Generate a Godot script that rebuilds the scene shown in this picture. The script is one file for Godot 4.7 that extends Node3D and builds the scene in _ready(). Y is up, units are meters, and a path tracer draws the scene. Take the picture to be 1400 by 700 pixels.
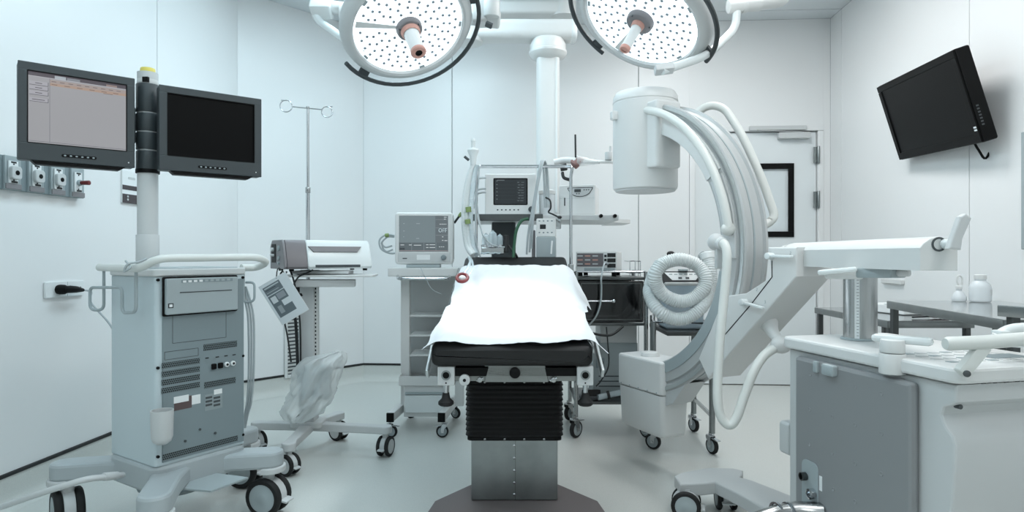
extends Node3D
const F := 870.0                  # focal length in pixels of the 1400 x 700 frame
const TH := 0.0654                # the camera looks a little to the left of the room's axis
const CY := 1.05                  # lens height
const XL := -2.27                 # left wall
const XR := 2.22                  # right wall
const ZB := -5.27                 # back wall
const ZF := 1.9                   # wall behind the camera
const HC := 2.96                  # ceiling
const LAMP := 1.0
var CF := Transform3D(Basis(Vector3.UP, TH), Vector3.ZERO)
var TI := Transform3D.IDENTITY
var cur: Node3D
var used := {}
var sg := 0
var M := {}

func _ready() -> void:
	# camera
	var cam := Camera3D.new()
	cam.name = "camera"
	cam.fov = rad_to_deg(2.0 * atan(350.0 / F))
	cam.position = Vector3(0, CY, 0)
	cam.rotation = Vector3(0, TH, 0)
	cam.near = 0.02
	add_child(cam)
	cam.current = true
	# environment
	var we := WorldEnvironment.new()
	we.name = "environment"
	var env := Environment.new()
	env.background_mode = Environment.BG_COLOR
	env.background_color = Color(0.02, 0.02, 0.022)
	env.ambient_light_source = Environment.AMBIENT_SOURCE_DISABLED
	env.tonemap_mode = Environment.TONE_MAPPER_LINEAR
	env.tonemap_exposure = 1.2
	env.sdfgi_enabled = true
	env.ssao_enabled = true
	env.ssil_enabled = true
	we.environment = env
	add_child(we)
	make_materials()
	# recessed ceiling lights: x, z, energy
	for a in [[-.95, -3.6, 2.4], [1.0, -3.6, 2.5], [-.95, -1.7, 1.15], [1.0, -1.7, 1.7], [-.95, 0.4, 1.1], [1.0, 0.4, 1.3]]:
		troffer(a[0], a[1], a[2])
	build_room()
	build_wall_fittings()
	surgical_lights()
	pendant()
	operating_table()
	c_arm()
	workstation()
	device_cart()
	monitor_trolley()
	anaesthesia()
	utility_trolley()
	warmer_stand()
	side_tables()
# ---------------------------------------------------------------- tools
func q(px: float, py: float, d: float) -> Vector3:            # pixel + distance along the lens axis -> point in the camera-ground frame
	return Vector3((px - 700.0) / F * d, CY - (py - 350.0) / F * d, -d)
func qh(px: float, py: float, h: float) -> Vector3:           # pixel on a level plane of height h
	return q(px, py, F * (CY - h) / (py - 350.0))
func l(px: float, py: float, d: float) -> Vector3:            # the same point in the frame of the thing being built
	return TI * (CF * q(px, py, d))
func lh(px: float, py: float, h: float) -> Vector3:
	return TI * (CF * qh(px, py, h))
func lplane(px: float, py: float, axis: int, val: float) -> Vector3:   # where the line of sight meets a plane of the thing's own frame
	var o := TI * Vector3(0, CY, 0)
	var d := (TI * (CF * q(px, py, 1.0))) - o
	return o + d * ((val - o[axis]) / d[axis])
func wplane(px: float, py: float, axis: int, val: float) -> Vector3:
	var o := Vector3(0, CY, 0)
	var d := (CF * q(px, py, 1.0)) - o
	return o + d * ((val - o[axis]) / d[axis])
func numbered(n: String) -> String:
	if not used.has(n):
		used[n] = 0
		return n
	used[n] += 1
	return "%s_%03d" % [n, used[n]]
func thing(called: String, label: String, category: String, base: Vector3, yaw := 0.0, group := "") -> Node3D:
	var o := Node3D.new()
	o.name = numbered(called)
	add_child(o)
	o.transform = CF * Transform3D(Basis(Vector3.UP, yaw), base)
	o.set_meta("label", label)
	o.set_meta("category", category)
	if group != "":
		o.set_meta("group", group)
	cur = o
	TI = o.transform.affine_inverse()
	return o
func thing_t(called: String, label: String, category: String, t: Transform3D, group := "") -> Node3D:
	var o := thing(called, label, category, Vector3.ZERO, 0.0, group)
	o.transform = t
	TI = t.affine_inverse()
	return o
func struct(called: String) -> Node3D:
	var o := Node3D.new()
	o.name = called
	o.set_meta("kind", "structure")
	add_child(o)
	cur = o
	TI = Transform3D.IDENTITY
	return o
func nb() -> SurfaceTool:
	var s := SurfaceTool.new()
	s.begin(Mesh.PRIMITIVE_TRIANGLES)
	return s
func part(s: SurfaceTool, called: String, m: Material, parent: Node3D = null, label := "") -> MeshInstance3D:
	s.generate_normals()
	var o := MeshInstance3D.new()
	o.mesh = s.commit()
	o.material_override = m
	o.name = called
	o.cast_shadow = GeometryInstance3D.SHADOW_CASTING_SETTING_ON
	(parent if parent else cur).add_child(o, true)
	if label != "":
		o.set_meta("label", label)
	return o
func again(mesh: Mesh, called: String, m: Material, parent: Node3D, t: Transform3D) -> MeshInstance3D:
	var o := MeshInstance3D.new()
	o.mesh = mesh
	o.material_override = m
	o.name = called
	o.transform = t
	parent.add_child(o, true)
	return o
func grp(s: SurfaceTool) -> void:
	sg += 1
	s.set_smooth_group(sg)
func tri(s: SurfaceTool, a: Vector3, b: Vector3, c: Vector3) -> void:
	s.add_vertex(a); s.add_vertex(c); s.add_vertex(b)
func quad(s: SurfaceTool, a: Vector3, b: Vector3, c: Vector3, d: Vector3) -> void:
	tri(s, a, b, c); tri(s, a, c, d)
func skin(s: SurfaceTool, rings: Array, cap0 := true, cap1 := true, crease := false, closed := true) -> void:
	var n: int = rings[0].size()
	grp(s)
	for j in (n if closed else n - 1):
		if crease: grp(s)
		var k := (j + 1) % n
		for i in rings.size() - 1:
			quad(s, rings[i][j], rings[i][k], rings[i + 1][k], rings[i + 1][j])
	if cap0:
		grp(s)
		for j in range(1, n - 1): tri(s, rings[0][0], rings[0][j + 1], rings[0][j])
	if cap1:
		grp(s)
		var r = rings[rings.size() - 1]
		for j in range(1, n - 1): tri(s, r[0], r[j], r[j + 1])
func frame_y(axis: Vector3) -> Basis:
	var y := axis.normalized()
	var x := y.cross(Vector3.UP if absf(y.y) < 0.9 else Vector3.RIGHT).normalized()
	return Basis(x, y, x.cross(y))
func lathe(s: SurfaceTool, t: Transform3D, prof: Array, n := 24) -> void:    # prof: Vector2(radius, height) from bottom to top
	var rings := []
	for p in prof:
		var r := PackedVector3Array()
		for j in n:
			var a := TAU * j / n
			r.append(t * Vector3(cos(a) * p.x, p.y, -sin(a) * p.x))
		rings.append(r)
	grp(s)
	for i in rings.size() - 1:
		if i > 0 and absf((prof[i] - prof[i - 1]).angle_to(prof[i + 1] - prof[i])) > 0.6: grp(s)
		for j in n:
			var k := (j + 1) % n
			if prof[i].x > 1e-6: tri(s, rings[i][j], rings[i][k], rings[i + 1][k])
			if prof[i + 1].x > 1e-6: tri(s, rings[i][j], rings[i + 1][k], rings[i + 1][j])
func cyl(s: SurfaceTool, a: Vector3, b: Vector3, r0: float, r1 := -1.0, n := 16, bev := 0.0) -> void:
	if r1 < 0: r1 = r0
	var h := a.distance_to(b)
	var t := Transform3D(frame_y(b - a), a)
	if bev > 0:
		lathe(s, t, [Vector2(0, 0), Vector2(r0 - bev, 0), Vector2(r0 - bev * .3, bev * .3), Vector2(r0, bev), Vector2(r1, h - bev), Vector2(r1 - bev * .3, h - bev * .3), Vector2(r1 - bev, h), Vector2(0, h)], n)
	else:
		lathe(s, t, [Vector2(0, 0), Vector2(r0, 0), Vector2(r1, h), Vector2(0, h)], n)
func tube(s: SurfaceTool, pts: Array, r, n := 8, closed := false) -> void:
	var rings := []
	var m := pts.size()
	var u := Vector3.ZERO
	for i in m:
		var tg: Vector3
		if closed: tg = (pts[(i + 1) % m] - pts[(i - 1 + m) % m]).normalized()
		else: tg = (pts[mini(i + 1, m - 1)] - pts[maxi(i - 1, 0)]).normalized()
		if i == 0: u = tg.cross(Vector3.UP if absf(tg.y) < 0.9 else Vector3.RIGHT).normalized()
		else: u = (u - tg * u.dot(tg)).normalized()
		var v := tg.cross(u)
		var rr: float = r[i] if r is Array else r
		var g := PackedVector3Array()
		for j in n:
			var a := TAU * j / n
			g.append(pts[i] + (u * cos(a) + v * sin(a)) * rr)
		rings.append(g)
	if closed: rings.append(rings[0])
	skin(s, rings, not closed, not closed)
func fillet(pts: Array, rad: float, n := 5) -> Array:
	var o := [pts[0]]
	for i in range(1, pts.size() - 1):
		var p: Vector3 = pts[i]
		var a: Vector3 = pts[i - 1] - p
		var b: Vector3 = pts[i + 1] - p
		var ra := minf(rad, minf(a.length(), b.length()) * .49)
		var pa := p + a.normalized() * ra
		var pb := p + b.normalized() * ra
		for k in n + 1:
			var t := float(k) / n
			o.append(pa * (1 - t) * (1 - t) + p * 2 * t * (1 - t) + pb * t * t)
	o.append(pts[pts.size() - 1])
	return o
func cr(pts: Array, n := 6, closed := false) -> Array:        # smooth curve through points
	var o := []
	var m := pts.size()
	for i in (m if closed else m - 1):
		var p0: Vector3 = pts[(i - 1 + m) % m] if closed else pts[maxi(i - 1, 0)]
		var p1: Vector3 = pts[i]
		var p2: Vector3 = pts[(i + 1) % m]
		var p3: Vector3 = pts[(i + 2) % m] if closed else pts[mini(i + 2, m - 1)]
		for k in n:
			var t := float(k) / n
			o.append(p1.cubic_interpolate(p2, p0, p3, t) if false else 0.5 * ((2 * p1) + (p2 - p0) * t + (2 * p0 - 5 * p1 + 4 * p2 - p3) * t * t + (3 * p1 - p0 - 3 * p2 + p3) * t * t * t))
	if not closed: o.append(pts[m - 1])
	return o
func inset(p: PackedVector2Array, d: float) -> PackedVector2Array:   # p runs anticlockwise
	var o := PackedVector2Array()
	var n := p.size()
	for i in n:
		var e1 := (p[i] - p[(i - 1 + n) % n]).normalized()
		var e2 := (p[(i + 1) % n] - p[i]).normalized()
		var n1 := Vector2(e1.y, -e1.x)
		var n2 := Vector2(e2.y, -e2.x)
		o.append(p[i] - (n1 + n2) / maxf(0.35, 1 + n1.dot(n2)) * d)
	return o
func prism(s: SurfaceTool, poly: PackedVector2Array, t: Transform3D, z0: float, z1: float, bev := 0.0) -> void:
	if Geometry2D.is_polygon_clockwise(poly) == false: pass
	var area := 0.0
	for i in poly.size(): area += poly[i].cross(poly[(i + 1) % poly.size()])
	var p := poly.duplicate()
	if area < 0: p.reverse()
	var n := p.size()
	var lv := [[0.0, z0], [0.0, z1]]
	if bev > 0: lv = [[bev, z0], [bev * .3, z0 + bev * .3], [0.0, z0 + bev], [0.0, z1 - bev], [bev * .3, z1 - bev * .3], [bev, z1]]
	var rings := []
	for v in lv:
		var ip := p if v[0] == 0.0 else inset(p, v[0])
		var r := PackedVector3Array()
		for w in ip: r.append(t * Vector3(w.x, w.y, v[1]))
		rings.append(r)
	for i in rings.size() - 1:
		grp(s)
		for j in n:
			var e1 := p[j] - p[(j - 1 + n) % n]
			var e2 := p[(j + 1) % n] - p[j]
			if absf(e1.angle_to(e2)) > 0.62: grp(s)
			quad(s, rings[i][j], rings[i][(j + 1) % n], rings[i + 1][(j + 1) % n], rings[i + 1][j])
	var ix := Geometry2D.triangulate_polygon(p)
	for side in 2:
		grp(s)
		var r = rings[0] if side == 0 else rings[rings.size() - 1]
		for i in range(0, ix.size(), 3):
			var a := p[ix[i]]
			var b := p[ix[i + 1]]
			var c := p[ix[i + 2]]
			var ccw := (b - a).cross(c - a) > 0
			if ccw == (side == 1): tri(s, r[ix[i]], r[ix[i + 1]], r[ix[i + 2]])
			else: tri(s, r[ix[i]], r[ix[i + 2]], r[ix[i + 1]])
func rrect(w: float, h: float, r: float, n := 3, c := Vector2.ZERO) -> PackedVector2Array:
	var o := PackedVector2Array()
	if r <= 0: return PackedVector2Array([c + Vector2(-w / 2, -h / 2), c + Vector2(w / 2, -h / 2), c + Vector2(w / 2, h / 2), c + Vector2(-w / 2, h / 2)])
	var cs := [Vector2(w / 2 - r, -h / 2 + r), Vector2(w / 2 - r, h / 2 - r), Vector2(-w / 2 + r, h / 2 - r), Vector2(-w / 2 + r, -h / 2 + r)]
	for k in 4:
		for i in n + 1:
			var a := -PI / 2 + k * PI / 2 + PI / 2 * i / n
			o.append(c + cs[k] + Vector2(cos(a), sin(a)) * r)
	return o
func box(s: SurfaceTool, c: Vector3, size: Vector3, bev := 0.0, b := Basis.IDENTITY) -> void:
	prism(s, rrect(size.x, size.y, bev, 2), Transform3D(b, c), -size.z / 2, size.z / 2, bev)
func rbox(s: SurfaceTool, c: Vector3, size: Vector3, r: float, bev: float, b := Basis.IDENTITY, n := 5) -> void:   # plate in xy with rounded corners
	prism(s, rrect(size.x, size.y, r, n), Transform3D(b, c), -size.z / 2, size.z / 2, bev)
func rboxy(s: SurfaceTool, c: Vector3, size: Vector3, r: float, bev: float, yaw := 0.0, n := 5) -> void:   # rounded corners seen from above
	prism(s, rrect(size.x, size.z, r, n), Transform3D(Basis(Vector3.UP, yaw) * Basis(Vector3.RIGHT, -PI / 2), c), -size.y / 2, size.y / 2, bev)
func bar(s: SurfaceTool, a: Vector3, b: Vector3, w: float, h: float, bev := 0.0, up := Vector3.UP) -> void:   # beam from a to b; w across, h along up
	var z := (b - a).normalized()
	var x := up.cross(z).normalized()
	box(s, (a + b) / 2, Vector3(w, h, a.distance_to(b)), bev, Basis(x, z.cross(x), z))
func ball(s: SurfaceTool, c: Vector3, r: Vector3, n := 14, b := Basis.IDENTITY) -> void:
	var prof := []
	for i in n / 2 + 1:
		var a := -PI / 2 + PI * i / (n / 2)
		prof.append(Vector2(maxf(0.0, cos(a)), sin(a)))
	prof[0].x = 0.0
	prof[prof.size() - 1].x = 0.0
	lathe(s, Transform3D(b * Basis.from_scale(r), c), prof, n)
func face(s: SurfaceTool, c: Vector3, w: float, h: float, b := Basis.IDENTITY) -> void:      # flat print with texture coordinates, seen from +z
	var p := [Vector3(-w / 2, -h / 2, 0), Vector3(w / 2, -h / 2, 0), Vector3(w / 2, h / 2, 0), Vector3(-w / 2, h / 2, 0)]
	var uv := [Vector2(0, 1), Vector2(1, 1), Vector2(1, 0), Vector2(0, 0)]
	grp(s)
	for i in [0, 2, 1, 0, 3, 2]:
		s.set_uv(uv[i])
		s.add_vertex(c + b * p[i])
func mat(c: Color, rough := 0.5, metal := 0.0) -> StandardMaterial3D:
	var m := StandardMaterial3D.new()
	m.albedo_color = c
	m.roughness = rough
	m.metallic = metal
	return m
func noise_tex(size: int, freq: float, lo: Color, hi: Color, sd: int, fractal := 3) -> NoiseTexture2D:
	var f := FastNoiseLite.new()
	f.seed = sd
	f.frequency = freq
	f.noise_type = FastNoiseLite.TYPE_SIMPLEX_SMOOTH
	f.fractal_octaves = fractal
	var t := NoiseTexture2D.new()
	t.width = size
	t.height = size
	t.seamless = true
	t.noise = f
	var g := Gradient.new()
	g.set_color(0, lo)
	g.set_color(1, hi)
	t.color_ramp = g
	return t
func img_mat(im: Image, rough := 0.4, glow := 0.0) -> StandardMaterial3D:
	var m := mat(Color.WHITE, rough)
	var t := ImageTexture.create_from_image(im)
	m.albedo_texture = t
	if glow > 0:
		m.albedo_color = Color(.05, .05, .05)
		m.emission_enabled = true
		m.emission_texture = t
		m.emission_energy_multiplier = glow
	return m
func text(s: String, size: float, pos: Vector3, b: Basis, m: Material, parent: Node3D, called := "lettering") -> void:
	var t := TextMesh.new()
	t.text = s
	t.font_size = 32
	t.pixel_size = size / 32.0
	t.depth = 0.0006
	var f := SystemFont.new()
	f.font_names = PackedStringArray(["Droid Sans"])
	t.font = f
	var o := MeshInstance3D.new()
	o.mesh = t
	o.material_override = m
	o.name = called
	o.transform = Transform3D(b, pos)
	parent.add_child(o, true)
func wheel(parent: Node3D, c: Vector3, axis: Vector3, r: float, w: float, tyre: Material, hub: Material) -> void:
	var s := nb()
	var t := Transform3D(frame_y(axis), c)
	lathe(s, t, [Vector2(r * .72, -w / 2), Vector2(r * .9, -w / 2), Vector2(r * .97, -w * .36), Vector2(r, -w * .15), Vector2(r, w * .15), Vector2(r * .97, w * .36), Vector2(r * .9, w / 2), Vector2(r * .72, w / 2)], 28)
	part(s, "tyre", tyre, parent)
	s = nb()
	lathe(s, t, [Vector2(0, -w * .5), Vector2(r * .25, -w * .52), Vector2(r * .3, -w * .46), Vector2(r * .74, -w * .46), Vector2(r * .74, w * .46), Vector2(r * .3, w * .46), Vector2(r * .25, w * .52), Vector2(0, w * .5)], 28)
	part(s, "hub", hub, parent)
# chrome-forked swivel castor; p is the contact point on the floor, hd the way the wheel trails
func caster(parent: Node3D, p: Vector3, hd: float, r: float, top: float, metal: Material, hub: Material, brake := true) -> void:
	var back := Vector3(sin(hd), 0, cos(hd))
	var ax := Vector3(cos(hd), 0, -sin(hd))
	var c := p + Vector3(0, r, 0)
	var st := c - back * r * .35
	var w := r * .5
	var s := nb()
	for k in [-1, 1]:
		var o: Vector3 = ax * k * w * .72
		var poly := PackedVector2Array([Vector2(-r * .22, -r * .2), Vector2(r * .22, -r * .2), Vector2(r * .25, r * .3), Vector2(r * .1, r * 1.12), Vector2(-r * .75, r * 1.12), Vector2(-r * .7, r * .8), Vector2(-r * .3, r * .45)])
		prism(s, poly, Transform3D(Basis(back, Vector3.UP, ax * -1), c + o), -w * .06, w * .06)
	var y1 := c.y + r * 1.08
	cyl(s, Vector3(st.x, y1, st.z), Vector3(st.x, y1 + r * .18, st.z), w * 1.0, -1, 16, r * .04)
	cyl(s, Vector3(st.x, y1 + r * .1, st.z), Vector3(st.x, maxf(top, y1 + r * .3), st.z), w * .4)
	cyl(s, c - ax * w * .9, c + ax * w * .9, r * .12)
	var f := part(s, "caster", metal, parent)
	wheel(f, c, ax, r, w, M.rubber, hub)
	if brake:
		s = nb()
		var b0 := c + back * r * .2 + Vector3(0, r * .95, 0)
		bar(s, b0, b0 + back * r * 1.1 - Vector3(0, r * .1, 0), w * 1.1, r * .1, r * .03)
		part(s, "brake_pedal", metal, f)
# hooded twin-wheel castor
func twin_caster(parent: Node3D, p: Vector3, hd: float, r: float, top: float, hood: Material, disc: Material, gap := 0.5) -> void:
	var back := Vector3(sin(hd), 0, cos(hd))
	var ax := Vector3(cos(hd), 0, -sin(hd))
	var c := p + Vector3(0, r, 0)
	var w := r * gap
	var s := nb()
	var arc := PackedVector2Array()
	for i in 13:
		var a := -0.1 + (PI + .2) * i / 12
		arc.append(Vector2(cos(a), sin(a)) * r * .93)
	arc.append(Vector2(-r * .5, -r * .1)); arc.append(Vector2(r * .5, -r * .1))
	prism(s, arc, Transform3D(Basis(back, Vector3.UP, ax * -1), c), -w * .55, w * .55, r * .04)
	cyl(s, c + Vector3(0, r * .5, 0), Vector3(c.x, maxf(top, c.y + r * 1.02), c.z), r * .3)
	var f := part(s, "caster", hood, parent)
	for k in [-1, 1]: wheel(f, c + ax * k * (w * .55 + r * .2), ax, r, r * .36, M.rubber, disc)
	s = nb()
	bar(s, c + back * r * .75 + Vector3(0, -r * .1, 0), c + back * r * 1.25 + Vector3(0, -r * .2, 0), w * 1.6, r * .12, r * .04)
	part(s, "brake_pedal", hood, f)
# ---------------------------------------------------------------- materials
func make_materials() -> void:
	M.wall = mat(Color(.905, .91, .91), .38)
	M.wall.roughness_texture = noise_tex(256, .02, Color(.85, .85, .85), Color(1, 1, 1), 3)
	M.wall.uv1_triplanar = true
	M.wall.uv1_world_triplanar = true
	M.seam = mat(Color(.42, .46, .48), .7)
	M.ceiling = mat(Color(.88, .90, .91), .7)
	M.floor = mat(Color.WHITE, .34)
	var rng := RandomNumberGenerator.new()
	rng.seed = 77
	var fi := Image.create(512, 512, false, Image.FORMAT_RGB8)
	for y in 512:
		for x in 512:
			var g := rng.randf_range(-.022, .022) + (rng.randf_range(-.05, .03) if rng.randf() < .06 else 0.0)
			fi.set_pixel(x, y, Color(.80 + g, .81 + g, .795 + g))
	M.floor.albedo_texture = ImageTexture.create_from_image(fi)
	M.floor.uv1_triplanar = true
	M.floor.uv1_world_triplanar = true
	M.floor.uv1_scale = Vector3(1.3, 1.3, 1.3)
	M.black_strip = mat(Color(.09, .095, .1), .5)
	M.door = mat(Color(.88, .90, .905), .4)
	M.white = mat(Color(.845, .85, .845), .35)              # painted equipment, white
	M.white_gloss = mat(Color(.88, .90, .90), .2)
	M.cream = mat(Color(.84, .85, .835), .35)
	M.cart_blue = mat(Color(.75, .80, .815), .42)
	M.arc_grey = mat(Color(.70, .71, .71), .33)
	M.base_silver = mat(Color(.66, .69, .70), .3)
	M.light_grey = mat(Color(.77, .78, .78), .42)
	M.mid_grey = mat(Color(.62, .66, .67), .45)
	M.panel_grey = mat(Color(.50, .55, .565), .5)
	M.console_grey = mat(Color(.53, .54, .545), .5)
	M.dark_grey = mat(Color(.27, .29, .30), .5)
	M.charcoal = mat(Color(.21, .235, .245), .45)
	M.black = mat(Color(.024, .024, .026), .5)
	M.black.metallic_specular = .3
	M.black_gloss = mat(Color(.018, .018, .02), .12)
	M.rubber = mat(Color(.05, .05, .052), .7)
	M.pad = mat(Color(.022, .022, .024), .55)
	M.bellows = mat(Color(.014, .014, .015), .7)
	M.steel = mat(Color(.66, .67, .67), .28, 1.0)
	M.steel.roughness_texture = noise_tex(256, .03, Color(.7, .7, .7), Color(1, 1, 1), 21)
	M.steel.uv1_triplanar = true
	M.brushed = mat(Color(.60, .62, .62), .34, 1.0)
	M.brushed.albedo_texture = noise_tex(256, .012, Color(.86, .86, .86), Color(1, 1, 1), 31, 5)
	M.brushed.uv1_triplanar = true
	M.brushed.uv1_scale = Vector3(1.5, 1.5, 1.5)
	M.chrome = mat(Color(.78, .79, .80), .14, 1.0)
	M.dark_steel = mat(Color(.36, .37, .37), .35, 1.0)
	M.alu = mat(Color(.76, .78, .78), .38, .75)
	M.satin = mat(Color(.54, .55, .54), .42, .5)
	M.plate_brown = mat(Color(.43, .40, .40), .55)
	M.panel_taupe = mat(Color(.50, .49, .50), .45)
	M.drape = mat(Color(.90, .91, .92), .85)
	M.drape.backlight = Color(.25, .25, .25)
	M.hose_white = mat(Color(.86, .88, .88), .45)
	M.cable_grey = mat(Color(.66, .69, .70), .5)
	M.cable_dark = mat(Color(.11, .12, .125), .5)
	M.cable_green = mat(Color(.10, .30, .20), .5)
	M.tape_green = mat(Color(.50, .58, .36), .6)
	M.red = mat(Color(.42, .12, .13), .4)
	M.skin_pink = mat(Color(.55, .42, .40), .6)
	M.rose = mat(Color(.80, .60, .55), .5)
	M.yellow = mat(Color(.80, .75, .36), .35)
	M.yellow.emission_enabled = true
	M.yellow.emission = Color(.8, .75, .3)
	M.yellow.emission_energy_multiplier = .12
	M.glass = mat(Color(.85, .93, .95, .16), .06)
	M.glass.transparency = BaseMaterial3D.TRANSPARENCY_ALPHA
	M.tube_clear = mat(Color(.84, .90, .92, .45), .15)
	M.tube_clear.transparency = BaseMaterial3D.TRANSPARENCY_ALPHA
	M.film = mat(Color(.95, .97, .97, .42), .3)
	M.film.transparency = BaseMaterial3D.TRANSPARENCY_ALPHA
	M.smoke = mat(Color(.05, .05, .055, .80), .08)
	M.smoke.transparency = BaseMaterial3D.TRANSPARENCY_ALPHA
	M.jug = mat(Color(.90, .92, .93, .75), .35)
	M.jug.transparency = BaseMaterial3D.TRANSPARENCY_ALPHA
	M.ink = mat(Color(.10, .11, .12), .6)
	M.white_print = mat(Color(.9, .93, .94), .6)
	M.label_white = mat(Color(.90, .91, .91), .5)
	# perforated sheet: a fine grid of punched holes, far smaller than a pixel
	var im := Image.create(32, 32, false, Image.FORMAT_RGB8)
	im.fill(Color(.42, .47, .48))
	for y in 32:
		for x in 32:
			var c := Vector2(fposmod(x + (8 if (y / 16) % 2 == 1 else 0), 16.0) - 8, fposmod(y, 16.0) - 8)
			if c.length() < 6.4: im.set_pixel(x, y, Color(.05, .06, .065))
	M.perforated = mat(Color.WHITE, .5)
	M.perforated.albedo_texture = ImageTexture.create_from_image(im)
	M.perforated.uv1_triplanar = true
	M.perforated.uv1_scale = Vector3(70, 70, 70)
	M.lamp_face = mat(Color(.95, .97, 1.0), .3)
	M.lamp_face.emission_enabled = true
	M.lamp_face.emission = Color(.93, .98, 1.0)
	M.lamp_face.emission_energy_multiplier = 1.15
	M.troffer = mat(Color(.95, .97, 1.0), .5)
	M.troffer.emission_enabled = true
	M.troffer.emission = Color(.92, .98, 1.0)
	M.troffer.emission_energy_multiplier = 1.5
	M.led_cup = mat(Color(.56, .60, .63), .3)
	M.led_cup.metallic = .3
# ---------------------------------------------------------------- room
func troffer(x: float, z: float, e: float) -> void:
	var o := thing_t("ceiling_light", "white recessed fluorescent ceiling light out of view above the room", "ceiling light", Transform3D(Basis.IDENTITY, Vector3(x, HC, z)), "recessed ceiling lights")
	var s := nb()
	for k in [-1, 1]:
		box(s, Vector3(k * .315, -.011, 0), Vector3(.03, .02, 1.26), .004)
		box(s, Vector3(0, -.011, k * .615), Vector3(.60, .02, .03), .004)
	part(s, "frame", M.white)
	s = nb()
	box(s, Vector3(0, -.0065, 0), Vector3(.60, .011, 1.2))
	part(s, "diffuser", M.troffer)
	var a := AreaLight3D.new()
	a.name = "tube_light"
	a.area_size = Vector2(.6, 1.2)
	a.light_color = Color(.835, .95, 1.0) if x < 0 else Color(.99, .985, .98)
	a.light_energy = e * LAMP
	a.shadow_enabled = true
	a.set("area_range", 12.0)
	a.transform = Transform3D(Basis(Vector3.RIGHT, -PI / 2), Vector3(0, -.03, 0))
	o.add_child(a)
# a wall of flush panels: a..b on the floor plan (room to the left of the way from a to b is -side), cuts in metres from a
func panel_wall(called: String, a: Vector2, b: Vector2, cuts: Array, h0 := 0.0, h1 := HC, ext := 0.1, gap := 0.005) -> Node3D:
	var n := struct(called)
	var dir := (b - a).normalized()
	var x := Vector3(dir.x, 0, dir.y)
	var z := x.cross(Vector3.UP)                      # into the room
	var bs := Basis(x, Vector3.UP, z)
	var o := Vector3(a.x, 0, a.y)
	var ln := a.distance_to(b)
	var s := nb()
	box(s, o + x * ln / 2 + Vector3(0, (h0 + h1) / 2, 0) - z * .074, Vector3(ln + ext * 2, h1 - h0, .12), 0, bs)
	part(s, "wall_core", M.seam)
	var all := [0.0] + cuts + [ln]
	for i in all.size() - 1:
		var t0: float = all[i] + (gap / 2 if i > 0 else 0.0)
		var t1: float = all[i + 1] - (gap / 2 if i < all.size() - 2 else 0.0)
		s = nb()
		box(s, o + x * (t0 + t1) / 2 + Vector3(0, (h0 + h1) / 2, 0) - z * .007, Vector3(t1 - t0, h1 - h0, .014), .0015, bs)
		part(s, "wall_panel", M.wall)
	return n
func cove(called: String, a: Vector2, b: Vector2) -> void:
	var n := struct(called)
	var dir := (b - a).normalized()
	var x := Vector3(dir.x, 0, dir.y)
	var z := x.cross(Vector3.UP)
	var ln := a.distance_to(b)
	var t := Transform3D(Basis(z, Vector3.UP, -x), Vector3(a.x, 0, a.y))
	var s := nb()
	prism(s, PackedVector2Array([Vector2(0.0005, 0.0005), Vector2(.062, .0005), Vector2(.05, .0035), Vector2(.03, .012), Vector2(.015, .027), Vector2(.007, .045), Vector2(.004, .065), Vector2(.004, .132), Vector2(.0005, .132)]), t, -ln, 0)
	part(s, "coved_skirting", M.floor)
	s = nb()
	prism(s, PackedVector2Array([Vector2(0.0005, .132), Vector2(.008, .132), Vector2(.008, .145), Vector2(.0005, .148)]), t, -ln, 0)
	part(s, "capping_strip", M.black_strip)
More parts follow.
